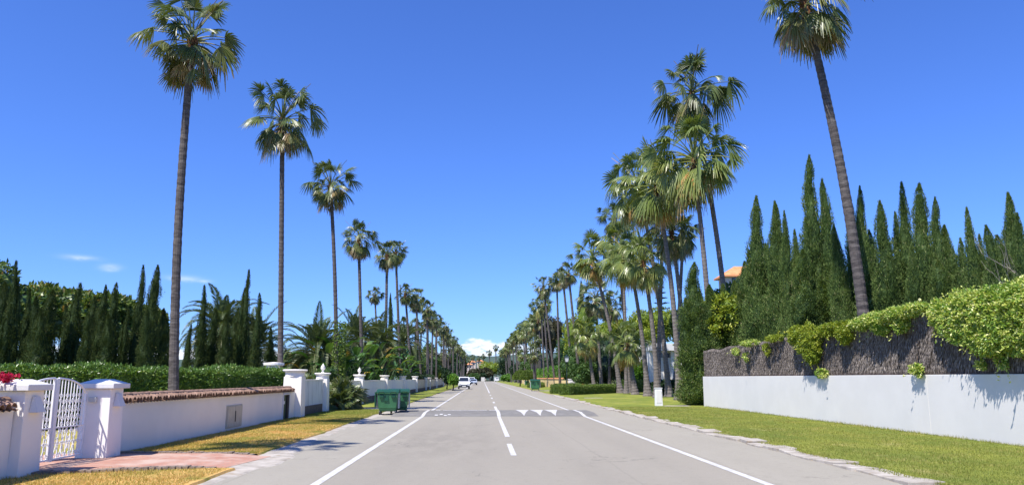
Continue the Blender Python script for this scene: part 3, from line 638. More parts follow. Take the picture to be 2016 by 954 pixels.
# --- date palm -----------------------------------------------------------
def date_crown(seed, n=64, L=3.5, lo=-25):
    r = np.random.default_rng(seed); g = G()
    for i in range(n):
        f = i / (n - 1); az_ = i * 2.39996 + r.normal() * 0.15; e = R(84 + (lo - 84) * f ** 0.9 + r.normal() * 5)
        d = np.array([math.cos(az_) * math.cos(e), math.sin(az_) * math.cos(e), math.sin(e)]); p = np.array([0.12 * math.cos(az_), 0.12 * math.sin(az_), 0.3 - 0.5 * f]); pts = [p]; ds = [d]
        ll = L * r.uniform(0.85, 1.08) * (0.62 if f < 0.12 else 1); m = 14
        for k in range(m): d = unit(d + np.array([0, 0, -0.15 * (0.35 + math.cos(e)) * (0.35 + 1.1 * k / m)])); p = p + d * ll / m; pts.append(p); ds.append(d)
        g.tube([tuple(q) for q in pts], list(np.linspace(0.032, 0.007, m + 1)), 3, False, 0.8)
        pts = np.array(pts); ds = np.array(ds); nl = 64; u = np.linspace(0.14, 0.995, nl) * m; iu = np.minimum(u.astype(int), m - 1); fu = (u - iu)[:, None]
        q = pts[iu] * (1 - fu) + pts[iu + 1] * fu; dd = unit(ds[iu] * (1 - fu) + ds[iu + 1] * fu)
        s = unit(np.cross(dd, [0, 0, 1.0]) + 1e-4); nn = np.cross(s, dd)
        for sg in (-1, 1):
            A = unit(dd * 0.62 + s * sg * 0.75 + nn * (0.28 + 0.1 * r.normal(size=(nl, 1))) + r.normal(size=(nl, 3)) * 0.05 + np.array([0, 0, -0.10]))
            ln = 0.44 * np.sin(PI * np.clip(0.12 + 0.88 * u / m, 0, 1) ** 0.8) + 0.08
            add_leaves(g, q, A, nn, ln, 0.055, 0.3, np.clip(0.3 + 0.35 * f + r.normal(size=nl) * 0.08, 0, 1), r)
    return g.mesh('fronds', M['date'])
DATE = [date_crown(5), date_crown(6, 56, 3.1, -15)]
def date_palm(base, H, label, s=1.0, v=0, group=None, rz=0):
    t = thing('date_palm', label, 'palm tree', base, group); b0 = Vector(base)
    g = G(); trunk_geo(g, lambda u: b0 + Vector((0.1 * math.sin(u * 3), 0, H * u)), H, 0.30 * s, 0.34 * s, 0.12, 12, 1.2, v + 9); g.build('trunk', M['boots'], t)
    link('fronds', DATE[v], t, (0.02, 0, H), rz, (s, s, s)); return t

# --- cypress --------------------------------------------------------------
def cyp_mesh(seed, spires, mat, n=9000, rag=0.27, pw=0.62, lk=0.8):
    """spires: (ox, oy, height, radius); unit tree about 10 m high"""
    r = np.random.default_rng(seed); g = G(); w = np.array([s[2] * s[3] for s in spires]); w = w / w.sum()
    for si, (ox, oy, H, Rr) in enumerate(spires):
        m = int(n * w[si]); ph = r.random(8) * 6
        prof = lambda t: Rr * np.minimum(1, (np.maximum(t, 0) / 0.07) ** 0.5) * (np.maximum(0, 1 - t / 0.97) ** pw * (1 + 0.3 * t) + 0.035 * (1 - t) ** 0.5) * (t < 1)
        def rad(t, a):
            b_ = prof(t); z = t * H
            l = np.sin(z * 2.1 + ph[0] + 1.5 * np.sin(a + ph[1])) + 0.7 * np.sin(z * 4.6 + ph[2] + 2 * np.sin(a * 2 + ph[3])) + 0.5 * np.sin(3 * a + z * 1.3 + ph[4])
            return b_ * (1 + rag * l * 0.75)
        cx = lambda z: ox + 0.14 * np.sin(z * 0.45 + ph[5]) * (z / 10) + 0.22 * np.maximum(0, z / H - .8) * np.sin(ph[3])*4*np.maximum(0, z / H - .8) + 0.03 * np.sin(z * 1.7 + ph[6])
        cy = lambda z: oy + 0.08 * np.sin(z * 0.5 + ph[7])
        nc = max(8, m // 7); ct = 1 - np.sqrt(1 - r.random(nc) * 0.995) if True else 0; ct = r.random(nc) ** 1.25; ca = r.random(nc) * 2 * PI
        j = r.integers(0, nc, m); t = np.minimum(np.abs(ct[j] + r.normal(size=m) * 0.010), 0.955 + 0.03 * r.random(m)); a = ca[j] + r.normal(size=m) * 0.22
        co = r.normal(size=nc) * 0.11; out = co[j] * (1 - 0.4 * t) + r.uniform(0.80, 1.02, m) + (r.random(m) < 0.16) * r.random(m) * 0.34; rr_ = rad(t, a) * out + 0.01; z = t * H
        P = np.stack([cx(z) + rr_ * np.cos(a), cy(z) + rr_ * np.sin(a), z - 0.08], 1)
        O = np.stack([np.cos(a), np.sin(a), np.zeros(m)], 1)
        A = unit(O * r.uniform(0.2, 1.0, m)[:, None] + np.array([0, 0, 1.0]) + r.normal(size=(m, 3)) * 0.4)
        N = unit(O + r.normal(size=(m, 3)) * 0.5)
        cl = r.normal(size=nc) * 0.20
        add_leaves(g, P, A, N, r.uniform(0.13, 0.27, m) * lk * (1 - .3 * t ** 3), r.uniform(0.04, 0.085, m) * lk * (1 - .65 * t ** 3), 0.3, np.clip(0.42 + cl[j] + r.normal(size=m) * 0.15, 0, 1), r)
        k_ = 60; u = r.random(k_) ** 1.3; tz_ = H * (0.925 + 0.055 * u); bx = 0.10 * u ** 1.5 * np.sin(ph[2]) ; by = 0.10 * u ** 1.5 * np.cos(ph[2])
        Pt = np.stack([cx(tz_) + bx + r.normal(size=k_) * .028 * (1.2 - u), cy(tz_) + by + r.normal(size=k_) * .028 * (1.2 - u), tz_ - .08], 1)
        add_leaves(g, Pt, unit(np.stack([r.normal(size=k_) * .35 + bx * 2, r.normal(size=k_) * .35 + by * 2, np.ones(k_)], 1)), r.normal(size=(k_, 3)), 0.11, 0.022, 0.3, np.clip(0.6 + r.normal(size=k_) * .15, 0, 1), r)
        zz = np.linspace(0.0, 0.93, 40); na = 14; V = []
        for tz in zz:
            for k in range(na):
                aa = 2 * PI * k / na; q = float(rad(np.array(tz), np.array(aa))) * 0.70 + 0.004
                V.append((float(cx(tz * H)) + q * math.cos(aa), float(cy(tz * H)) + q * math.sin(aa), tz * H))
        F = [(i * na + k, i * na + (k + 1) % na, (i + 1) * na + (k + 1) % na, (i + 1) * na + k) for i in range(39) for k in range(na)]
        g.add(V, np.array(F), 0.12)
    return g.mesh('crown', mat)
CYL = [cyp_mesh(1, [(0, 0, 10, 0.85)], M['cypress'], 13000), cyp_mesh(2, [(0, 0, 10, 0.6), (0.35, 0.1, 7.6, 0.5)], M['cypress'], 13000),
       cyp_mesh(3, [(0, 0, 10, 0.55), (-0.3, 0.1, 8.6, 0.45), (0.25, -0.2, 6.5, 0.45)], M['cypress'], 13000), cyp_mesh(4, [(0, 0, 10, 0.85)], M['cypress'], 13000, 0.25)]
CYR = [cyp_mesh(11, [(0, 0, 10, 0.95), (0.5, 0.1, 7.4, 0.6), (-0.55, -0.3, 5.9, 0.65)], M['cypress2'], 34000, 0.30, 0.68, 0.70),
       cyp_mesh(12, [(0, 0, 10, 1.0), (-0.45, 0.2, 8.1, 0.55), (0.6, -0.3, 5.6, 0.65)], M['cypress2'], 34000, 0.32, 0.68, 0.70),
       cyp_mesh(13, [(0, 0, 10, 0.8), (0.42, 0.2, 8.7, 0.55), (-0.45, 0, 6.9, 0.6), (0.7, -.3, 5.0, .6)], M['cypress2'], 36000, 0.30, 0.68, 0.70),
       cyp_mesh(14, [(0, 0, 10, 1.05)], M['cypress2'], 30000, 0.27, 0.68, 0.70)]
g = G(); g.tube([(0, 0, 0), (0.02, 0, 0.6), (0, 0.02, 2.5)], [0.13, 0.10, 0.06], 8); CYTRUNK = g.mesh('trunk', M['bark'])
cyp_i = 0
def cypress(px, ytop, Y, wpx, label, group, bank, zb=0.0):
    global cyp_i; cyp_i += 1
    p = atY(px, ytop, Y); H = p.z - zb; w = wpx * Y / 1523.0
    base = Vector((p.x, Y, zb)); t = thing('cypress_tree', label, 'cypress tree', base, group)
    me = bank[(cyp_i * 3 + cyp_i // 3) % len(bank)]; s = w / 1.8
    link('crown', me, t, (0, 0, 0.12), random.uniform(0, 6.28), (s, s, (H - 0.1) / 10.15)); link('trunk', CYTRUNK, t, (0, 0, 0), 0, (1, 1, 1)); return t

# --- broad trees -------------------------------------------------------------
def broad_tree(cx, cy, Y, rx, ry, mat, label, n=4500, leaf=0.16, name='broadleaf_tree', cat='tree', seed=1, blobs=9, trunk=True, core=0.8, group=None, depth=None, bare=0):
    """cx, cy, rx, ry describe the crown in the picture; it stands at distance Y"""
    c = atY(cx, cy, Y); k = Y / 1523.0; Rx, Rz = rx * k, ry * k; Ry = depth or Rx
    r = random.Random(seed); B = [(c.x, Y, c.z, Rx * 0.72, Ry * 0.72, Rz * 0.75)]
    for i in range(blobs):
        a = i / blobs * 2 * PI + r.uniform(-0.4, 0.4); e = r.uniform(-0.7, 1.0); q = r.uniform(0.36, 0.55)
        B.append((c.x + Rx * 0.62 * math.cos(a) * math.cos(e * 0.8), Y + Ry * 0.62 * math.sin(a) * math.cos(e * 0.8), c.z + Rz * 0.62 * e, Rx * q, Ry * q, Rz * q))
    base = Vector((c.x, Y, 0)); t = thing(name, label, cat, base, group)
    g = G(); blob_leaves(g, B, n, leaf, leaf * 0.5, seed, core, zmin=0.05); g.build('crown', mat, t)
    if trunk:
        g = G(); top = c.z; rt = max(0.07, Rx * 0.07)
        g.tube([base, base + Vector((rt, 0, top * 0.4)), (c.x, Y, top)], [rt * 1.4, rt, rt * 0.5], 9)
        for i in range(5):
            a = i * 1.25 + r.random(); g.tube([base + Vector((0, 0, top * 0.45)), (c.x + Rx * 0.3 * math.cos(a), Y + Ry * 0.3 * math.sin(a), top * 0.8), (c.x + Rx * 0.62 * math.cos(a), Y + Ry * 0.62 * math.sin(a), top + Rz * 0.2)], [rt * 0.6, rt * 0.4, rt * 0.15], 6)
        g.build('trunk', M['bark'], t)
    return t
def hedge(p0, p1, w, h, mat, label, name='hedge', n=9000, leaf=0.10, cat='hedge', rag=0.05, origin=None, zb=0.0, group=None, seed=3):
    """box hedge along a line, leaves on every face over a solid core"""
    r = np.random.default_rng(seed); p0 = np.array(p0, float); p1 = np.array(p1, float); L = np.linalg.norm(p1 - p0); u = (p1 - p0) / L; v = np.array([-u[1], u[0]])
    areas = np.array([L * h, L * h, L * w, w * h, w * h]); k = r.choice(5, n, p=areas / areas.sum()); s = r.random(n) * L; q = (r.random(n) - 0.5) * w; z = r.random(n) * h
    q = np.where(k == 0, -w / 2, np.where(k == 1, w / 2, q)); z = np.where(k == 2, h, z); s = np.where(k == 3, 0, np.where(k == 4, L, s))
    nx_ = np.where(k == 0, -1, np.where(k == 1, 1, 0.0)); nz = np.where(k == 2, 1, 0.0); ns = np.where(k == 3, -1, np.where(k == 4, 1, 0.0))
    Nw = np.stack([u[0] * ns + v[0] * nx_, u[1] * ns + v[1] * nx_, nz], 1)
    P = np.stack([p0[0] + u[0] * s + v[0] * q, p0[1] + u[1] * s + v[1] * q, z + zb], 1)
    bmp = rag * (np.sin(s * 2.3 + z * 3) + np.sin(s * 5.1 + 1.3 + q * 4) * 0.7 + np.sin(z * 6 + s)) * 0.6 + r.normal(size=n) * rag * 0.6
    P = P + Nw * bmp[:, None]
    A = unit(Nw * 0.8 + r.normal(size=(n, 3)) * 0.6 + np.array([0, 0, 0.45])); N = unit(Nw + r.normal(size=(n, 3)) * 0.6 + np.array([0, 0, 0.4]))
    g = G(); add_leaves(g, P, A, N, leaf * r.uniform(0.7, 1.3, n), leaf * 0.45 * r.uniform(0.8, 1.2, n), 0.25, np.clip(0.45 + r.normal(size=n) * 0.25, 0, 1), r)
    a = w / 2 - 0.05; mg = 0.05
    c = [(p0 + u * mg - v * a), (p1 - u * mg - v * a), (p1 - u * mg + v * a), (p0 + u * mg + v * a)]
    g.hexa([(x, y, zb) for x, y in c], [(x, y, zb + h - 0.06) for x, y in c], 0.15)
    o = g.build(name, mat, origin=((p0[0] + p1[0]) / 2, (p0[1] + p1[1]) / 2, zb)); return tag(o, label, cat, group)
# ================================================================== LEFT SIDE
# --- walls -----------------------------------------------------------------
def coping(parent, x0, x1, y0, y1, z, mat=None):
    """row of barrel tiles laid across the wall, ends showing to the road"""
    g = G(); n = int((y1 - y0) / 0.17); r = random.Random(int(y0 * 10)); xm = (x0 + x1) / 2
    for i in range(n):
        y = y0 + 0.085 + i * 0.17 + r.uniform(-.012, .012); dz = r.uniform(-0.008, 0.008)
        for (xa, xb, za, zb_) in ((xm, x1 + 0.13 + r.uniform(-.02, .015), z + 0.12, z + 0.03), (xm, x0 - 0.12, z + 0.12, z + 0.03)):
            V = []; m = 6
            for (x, zz, q) in ((xa, za + dz, 0.070), (xb, zb_ + dz, 0.085)):
                for s in (1, 0.8):
                    V += [(x, y + q * s * math.cos(PI * k / m), zz + q * s * math.sin(PI * k / m)) for k in range(m + 1)]
            a = m + 1; F = []
            for k in range(m): F += [(k, k + 1, 2 * a + k + 1, 2 * a + k), (a + k + 1, a + k, 3 * a + k, 3 * a + k + 1), (2 * a + k, 2 * a + k + 1, 3 * a + k + 1, 3 * a + k)]
            g.add(V, np.array(F))
        # pan tile between
        yy_ = y + 0.085; V = [(xm, yy_ - .06, z + .075), (xm, yy_ + .06, z + .075), (x1 + .10, yy_ + .06, z + .012), (x1 + .10, yy_ - .06, z + .012), (x1 + .10, yy_, z - .018), (xm, yy_, z + .05)]
        g.add(V, np.array([(0, 5, 4, 3), (5, 1, 2, 4)]))
    for i in range(int((y1 - y0) / 0.34) + 1):       # ridge tiles run along the top
        y = y0 + i * 0.34; L = min(0.37, y1 - y)
        if L <= 0.05: break
        m = 6; V = []
        for (yq, q) in ((y, 0.085), (y + L, 0.095)):
            V += [(xm + q * math.cos(PI * k / m), yq, z + 0.145 + r.uniform(-.004, .004) + q * 0.75 * math.sin(PI * k / m)) for k in range(m + 1)]
        g.add(V, [np.array([(k, k + m + 1, k + m + 2, k + 1) for k in range(m)]), np.array([list(range(m, -1, -1)), [7 + i_ for i_ in range(7)]])])
    return g.build('tile_coping', mat or M['tile'], parent)
def wall_thing(label, cat='wall', name='boundary_wall', loc=(0, 0, 0), group=None): return thing(name, label, cat, loc, group)

WT = 1.09
wa = wall_thing('long low white rendered wall with old clay tile coping, running from the gate to the green metal door', loc=(-7.75, 22, 0))
g = G(); g.box(-7.88, -7.62, 16.2, 30.05, -0.1, WT); g.box(-7.88, -7.62, 30.95, 31.9, -0.1, WT); g.box(-7.88, -7.62, 30.05, 30.95, 0.98, WT)
g.build('wall', M['white'], wa); coping(wa, -7.88, -7.62, 16.3, 31.5, WT)
cb = thing('meter_cabinet', 'beige metal two-door meter cabinet set low in the white wall', 'cabinet', (-7.6, 24.2, 0.12))
g = G(); g.box(-7.66, -7.595, 23.52, 24.98, 0.13, 0.80); g.build('frame', M['cabinet'], cb)
for y0, y1 in ((23.56, 24.24), (24.26, 24.94)):
    g = G(); g.box(-7.61, -7.575, y0, y1, 0.16, 0.77); d_ = g.build('door', M['cabinet'], cb, bevel=0.006)
g = G(); 
g.box(-7.578, -7.562, 24.235, 24.285, 0.30, 0.62)
g.build('lock', M['darkline'], cb)
gd = thing('metal_door', 'small green metal utility door with a white notice, at the end of the tiled white wall', 'door', (-7.7, 30.5, 0))
g = G(); g.box(-7.72, -7.66, 30.07, 30.68, 0.02, 0.96); dd = g.build('panel', M['doorgreen'], gd)
g = G(); g.box(-7.66, -7.653, 30.32, 30.50, 0.62, 0.74); g.build('notice', M['paper'], dd)
g = G(); g.box(-7.74, -7.60, 30.68, 30.95, 0.0, 0.98); g.build('side_gap', M['darkline'], gd)
g = G(); g.box(-7.68, -7.585, 29.98, 30.07, 0, .97); g.box(-7.68, -7.585, 30.95, 31.03, 0, .97); g.box(-7.68, -7.58, 29.96, 31.05, .973, 1.03); g.build('frame', M['weathered'], gd, bevel=0.005)
wb = wall_thing('near white rendered wall with broken clay tile coping, in front of the first gate pillar', loc=(-7.6, 8, 0))
g = G(); g.box(-7.75, -7.50, 3, 12.78, -0.1, 1.10); g.build('wall', M['white'], wb); coping(wb, -7.75, -7.50, 3, 12.75, 1.10)

def gate_pillar(yc, label, sconce=True, sz=0.27):
    x = -7.63; t = thing('gate_pillar', label, 'pillar', (x, yc, 0))
    g = G(); g.frust(x, yc, 0, 1.40, sz + 0.035, sz + 0.035, sz, sz); g.build('shaft', M['white'], t, bevel=0.012)
    g = G(); c = sz + 0.09; g.hexa([(x - c, yc - c, 1.402), (x + c, yc - c, 1.402), (x + c, yc + c, 1.402), (x - c, yc + c, 1.402)], [(x - c, yc - c, 1.50), (x + c, yc - c, 1.50), (x + c, yc + c, 1.50), (x - c, yc + c, 1.50)])
    s = 0.13; g.hexa([(x - c + .02, yc - c + .02, 1.502), (x + c - .02, yc - c + .02, 1.502), (x + c - .02, yc + c - .02, 1.502), (x - c + .02, yc + c - .02, 1.502)], [(x - s, yc - s, 1.585), (x + s, yc - s, 1.585), (x + s, yc + s, 1.585), (x - s, yc + s, 1.585)])
    g.build('cap', M['white2'], t, bevel=0.01)
    xs = x + sz + 0.012
    g = G(); g.hexa([(xs, yc - .15, 1.05), (xs + .13, yc - .12, 1.05), (xs + .13, yc + .12, 1.05), (xs, yc + .15, 1.05)], [(xs, yc - .09, 1.31), (xs + .035, yc - .08, 1.31), (xs + .035, yc + .08, 1.31), (xs, yc + .09, 1.31)])
    g.build('wall_light', M['white2'], t, bevel=0.006)
    return t
gp1 = gate_pillar(13.08, 'white gate pillar with pyramid cap under red flowers, nearer side of the iron gate')
gp2 = gate_pillar(15.95, 'white gate pillar with pyramid cap carrying the gate shadow, farther side of the iron gate')
g = G(); g.box(-7.74, -7.60, 15.59, 15.645, 1.14, 1.24); g.build('intercom', M['greystrip'], gp2, bevel=0.006)

# --- wrought iron gate --------------------------------------------------------
GX, GY0, GY1 = -7.80, 13.40, 15.62
gt = thing('iron_gate', 'white wrought iron double gate with arched top and scrollwork between the two pillars', 'gate', (GX, (GY0 + GY1) / 2, 0.08))
ym = (GY0 + GY1) / 2; hw = (GY1 - GY0) / 2
top_z = lambda y: 1.20 + 0.40 * math.sqrt(max(0, 1 - (abs(y - ym) / (hw + 0.02)) ** 2.2))
def spiral(cy, cz, r0, turns=1.4, sg=1, a0=0.0, n=16):
    return [(GX, cy + sg * r0 * (1 - 0.75 * k / n) * math.cos(a0 + 2 * PI * turns * k / n), cz + r0 * (1 - 0.75 * k / n) * math.sin(a0 + 2 * PI * turns * k / n)) for k in range(n + 1)]
for (ya, yb) in ((GY0, ym - 0.05), (ym + 0.05, GY1)):
    near = ya == GY0
    g = G(); zb_ = 0.14
    g.box(GX - .018, GX + .018, ya, ya + .04, zb_, top_z(ya + .02)); g.box(GX - .018, GX + .018, yb - .04, yb, zb_, top_z(yb - .02))
    g.box(GX - .016, GX + .016, ya + .04, yb - .04, zb_, zb_ + .03); g.box(GX - .016, GX + .016, ya + .04, yb - .04, 0.70, 0.725)
    g.tube([(GX, y, top_z(y)) for y in np.linspace(ya + .01, yb - .01, 16)], 0.019, 6)
    lf = g.build('gate_leaf', M['iron'], gt)
    g = G(); ys = np.linspace(ya + .04, yb - .04, 10)[1:-1]
    for y in ys: g.box(GX - .008, GX + .008, y - .008, y + .008, 0.725, top_z(y)); 
    for y in np.linspace(ya + .04, yb - .04, 8)[1:-1]: g.box(GX - .007, GX + .007, y - .007, y + .007, zb_ + .03, 0.70)
    g.build('bars', M['iron'], lf)
    g = G(); st = (yb - ya - .08) / 9
    for k, y in enumerate(ys):
        for z in ((0.82, 1.12) if k % 2 else (0.96, 1.24)):
            if z + 0.06 > top_z(y): continue
            for s in (-1, 1):
                for q in (-1, 1): g.tube(spiral(y + s * 0.034, z + q * 0.052, 0.030, 1.3, s, -q * PI / 2), 0.0055, 4)
                g.tube([(GX, y + s * 0.05, z - 0.045), (GX, y + s * 0.012, z), (GX, y + s * 0.05, z + 0.045)], 0.0055, 4)
    m = 5; w = (yb - ya - .08) / m
    for k in range(m):
        a = ya + .04 + k * w; c = a + w / 2
        g.tube([(GX, a, zb_ + .04), (GX, c, 0.42), (GX, a + w, 0.69)], 0.006, 4); g.tube([(GX, a + w, zb_ + .04), (GX, c, 0.42), (GX, a, 0.69)], 0.006, 4)
        for (yy_, zz, s) in ((c - .05, .42, -1), (c + .05, .42, 1), (c - .06, .22, -1), (c + .06, .22, 1), (c - .06, .62, -1), (c + .06, .62, 1)): g.tube(spiral(yy_, zz, 0.042, 1.4, s), 0.006, 4)
        for zz in (.33, .51): g.tube(spiral(c, zz, 0.030, 1.2, 1), 0.006, 4)
    g.build('scrollwork', M['iron'], lf)
g = G(); g.box(GX - .035, GX + .035, ym - .048, ym + .048, 0.12, 1.60); g.build('middle_stile', M['iron'], gt, bevel=0.008)

# --- estate walls beyond the door: pillars with round caps and urns ---------------
def round_pillar(y, hgt, label, urn=True, sz=0.28, x=-7.75, big=False):
    t = thing('wall_pillar', label, 'pillar', (x, y, 0), 'white pillars along the left walls')
    g = G(); g.frust(x, y, 0, hgt - 0.30, sz + .03, sz + .03, sz, sz); g.build('shaft', M['white'], t, bevel=0.01)
    g = G(); r_ = sz * 1.18
    g.lathe(x, y, [(r_ * .92, hgt - 0.298), (r_ * .94, hgt - .12), (r_ * 1.12, hgt - .10), (r_ * 1.2, hgt - .04), (r_ * 1.12, hgt - 0.01), (0.02, hgt)], 24); g.build('capital', M['white'], t, smooth=False)
    if urn:
        g = G(); z = hgt; g.lathe(x, y, [(.07, z), (.075, z + .03), (.03, z + .06), (.04, z + .10), (.10, z + .17), (.115, z + .24), (.09, z + .29), (.10, z + .31), (.05, z + .36), (.02, z + .42), (.005, z + .45)], 14); g.build('urn', M['white'], t, smooth=True)
    return t
def panel(y0, y1, h, label, mat='white', strip=True, x=-7.75, hh=None, capmat=None):
    t = wall_thing(label, loc=(x, (y0 + y1) / 2, 0), group='panels of the left estate walls')
    g = G(); g.box(x - .10, x + .10, y0, y1, -0.05, h); g.build('panel', M[mat], t)
    g = G(); g.box(x - .13, x + .13, y0, y1, h + .002, h + .05); g.build('coping', M[capmat or 'white'], t, bevel=0.008)
    if strip: g = G(); g.box(x + .102, x + .15, y0 + .15, y1 - .15, 0, 0.42); g.build('stone_base', M['stonebase'], t)
    return t
round_pillar(32.3, 1.97, 'broad white pillar with round capital and no urn, next to the green metal door', False, 0.36)
panel(32.66, 37.5, 1.5, 'streaked white wall panel with brown stone base, between the green door pillar and the first urn', 'weathered')
round_pillar(37.85, 1.87, 'white pillar with an urn finial, at the near side of the bushy side drive', True)
round_pillar(49.0, 1.84, 'white pillar with an urn finial, just behind the green bins', True)
panel(44.2, 48.7, 1.42, 'short white wall stub half hidden by the fan palm bush'); 
panel(49.3, 61.2, 1.42, 'plain white wall panel with brown stone base, directly behind the green bins')
round_pillar(61.5, 1.84, 'white wall pillar without urn, first beyond the green bins', False)
panel(61.8, 75.0, 1.42, 'white wall panel between the first and second pillars beyond the green bins')
round_pillar(75.3, 1.84, 'white wall pillar without urn, second beyond the green bins', False)
panel(75.6, 89.0, 1.42, 'white wall panel between the second and third pillars beyond the green bins')
round_pillar(89.3, 1.84, 'white wall pillar without urn, third beyond the green bins', False)
y = 89.6
for i, (ye, mt) in enumerate(((104, 'beige'), (112, 'white'), (128, 'beige'), (150, 'beige'))):
    panel(y, ye - .3, 1.45, ['beige wall panel with dark hedge on top, before the far white pillars', 'narrow pale wall panel between two far white pillars', 'beige wall panel just past the far white pillars', 'farthest beige wall panel, reaching towards the parked white van'][i], mt, True, capmat='tile')
    round_pillar(ye, 1.7, ['far white pillar before the narrow pale panel', 'far white pillar after the narrow pale panel', 'far white pillar among the hanging shrubs', 'last white pillar near the parked white van'][i], False, 0.3); y = ye + .3
wi = wall_thing('white inner garden wall with flat cap, set back behind the round pillars', loc=(-9.6, 35, 0))
g = G(); g.box(-9.9, -9.4, 35.8, 36.4, 0, 2.16); g.box(-14, -9.9, 36.0, 36.2, 0, 1.9); g.build('wall', M['white'], wi)
g = G(); g.lathe(-9.65, 36.1, [(.36, 2.165), (.46, 2.20), (.46, 2.30), (.02, 2.34)], 20); g.build('capital', M['white'], wi)

# --- hedge, cypresses, garden trees ------------------------------------------------
hedge((-8.75, 34.9), (-17.5, 18.9), 1.3, 1.86, M['hedge'], 'long leafy green hedge behind the tiled white wall and the iron gate', n=70000, leaf=0.115, rag=0.09)
bf = G(); blob_leaves(bf, [(-7.75, 12.5, 1.62, .18, .34, .08), (-7.8, 12.0, 1.66, .22, .45, .11), (-7.62, 12.85, 1.60, .10, .16, .04)], 1100, 0.055, 0.045, 8, 0)
o = bf.build('bougainvillea', M['red'], origin=(-7.65, 12.5, 1.55)); tag(o, 'red bougainvillea blossoms lying over the nearest pillar cap', 'flowers')

LC = [(10, 545, 42, 44), (36, 503, 40, 40), (58, 560, 41, 34), (75, 575, 39, 34), (103, 562, 37, 50), (132, 590, 40, 30), (157, 548, 38, 46), (186, 575, 41, 34), (208, 552, 38, 30), (231, 548, 37, 44), (252, 600, 40, 30),
      (281, 512, 38, 34), (309, 512, 37, 40), (325, 600, 39, 34), (347, 560, 40, 34), (376, 632, 42, 26), (402, 553, 42, 32), (424, 600, 43, 32), (447, 612, 42, 30), (468, 598, 44, 36), (489, 521, 43, 34), (511, 569, 42, 36), (535, 640, 43, 34), (84, 600, 36, 36), (176, 610, 36, 34), (20, 590, 37, 40), (292, 600, 36, 30), (215, 610, 36, 34)]
LC.sort()
for i, (px, yt, Y, w) in enumerate(LC):
    where = 'dense left part of the row' if px < 260 else ('near the tallest left palm' if px < 400 else 'open end of the row by the second palm')
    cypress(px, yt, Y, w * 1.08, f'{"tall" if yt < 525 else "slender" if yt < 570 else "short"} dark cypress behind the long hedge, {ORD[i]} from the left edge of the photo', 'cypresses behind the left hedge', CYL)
for i, (px, py, rx, ry, Y) in enumerate(((20, 618, 95, 62, 47), (120, 616, 80, 50, 49), (215, 632, 60, 46, 47), (-60, 608, 80, 80, 45), (285, 652, 40, 44, 50))):
    broad_tree(px, py, Y, rx, ry, M['loquat'], ['glossy loquat-like tree behind the leftmost cypresses', 'glossy loquat-like tree rising behind the middle of the left cypresses', 'smaller glossy tree behind the cypresses near the tall left palm', 'glossy tree at the left photo edge behind the cypresses', 'low glossy tree peeping between two tall cypresses'][i], 9000, 0.36, seed=20 + i, trunk=False, blobs=14, group='garden trees behind the left cypresses')
broad_tree(575, 712, 95, 38, 24, M['midgreen'], 'rounded distant green tree just right of the second palm trunk', 2600, 0.4, seed=31)
broad_tree(610, 722, 80, 40, 22, M['olive'], 'low olive coloured shrub behind the urn pillars', 2200, 0.3, seed=32, trunk=False)

# --- tall palms, left row -------------------------------------------------------------
palm_px((345, 760), (379, 90), 23.8, 122, 'tallest and nearest fan palm on the left, standing just behind the tiled white wall', bend=-0.15, r0=0.145, r1=0.108, flare=1.75)
palm_px((552, 715), (556, 244), 36.4, 90, 'second tall fan palm from the left, at the end of the long hedge', r0=0.135, r1=0.105)
p3 = palm_px((658, 640), (651, 372), 49.5, 60, 'third tall fan palm from the left, its lower trunk wrapped in ivy', r0=0.14, r1=0.11, bend=0.12)
palm_px((711, 660), (706, 475), 61, 46, 'fourth tall fan palm from the left, with a full round crown', r0=0.145, r1=0.115)
palm_px((760, 640), (762, 505), 77, 33, 'fifth left fan palm, its crown touching the next one on its right', r0=0.17)
palm_px((785, 650), (779, 500), 85, 33, 'sixth left fan palm, its crown touching the one on its left', r0=0.17)
palm_px((741, 640), (738, 583), 118, 21, 'small fan palm far back in the garden, seen between the fourth and fifth left palms', r0=0.18, step=.4)
palm_px((804, 660), (798, 580), 97, 25, 'seventh left fan palm, first where the crowns begin to merge', r0=0.18)
palm_px((824, 670), (818, 588), 108, 25, 'eighth left fan palm, second where the crowns begin to merge', r0=0.18, step=.3)
a = p3.location; r = np.random.default_rng(3); n = 1500; z = r.random(n) * 5.2; an = r.random(n) * 6.28; rd = 0.21 + 0.13 * (1 - z / 6) + r.random(n) * 0.10
P = np.stack([a.x + 0.04 + rd * np.cos(an), a.y + rd * np.sin(an), z], 1); O = np.stack([np.cos(an), np.sin(an), 0 * an], 1)
g = G(); add_leaves(g, P, unit(O + r.normal(size=(n, 3)) * .6 + np.array([0, 0, -.3])), O + r.normal(size=(n, 3)) * .4, 0.14, 0.10)
tag(g.build('ivy', M['ivy'], origin=a), 'light green ivy climbing the third left palm trunk', 'climbing plant')
rr = random.Random(42); Y = 120; i = 0
while Y < 425:
    h = 12.8 + rr.uniform(-0.9, 1.0); x = -9.7 + rr.uniform(-0.5, 0.5); lean = rr.uniform(-0.4, 0.4)
    lab = f'{["slim", "full crowned"][i % 2]} fan palm of the left roadside row, {ORD[i]} beyond the eighth palm' if i < 12 else 'distant fan palm where the crowns of the left row merge'
    fan_palm((x, Y, 0), (x + lean, Y, h), lab, 1.85 + rr.uniform(-.15, .2), 0.19, 0.14, group='left roadside row of fan palms', step=0.6, flare=1.4, boots=i < 10)
    Y += 10.5 + rr.uniform(-2.5, 2.5) + (Y - 120) * 0.01; i += 1
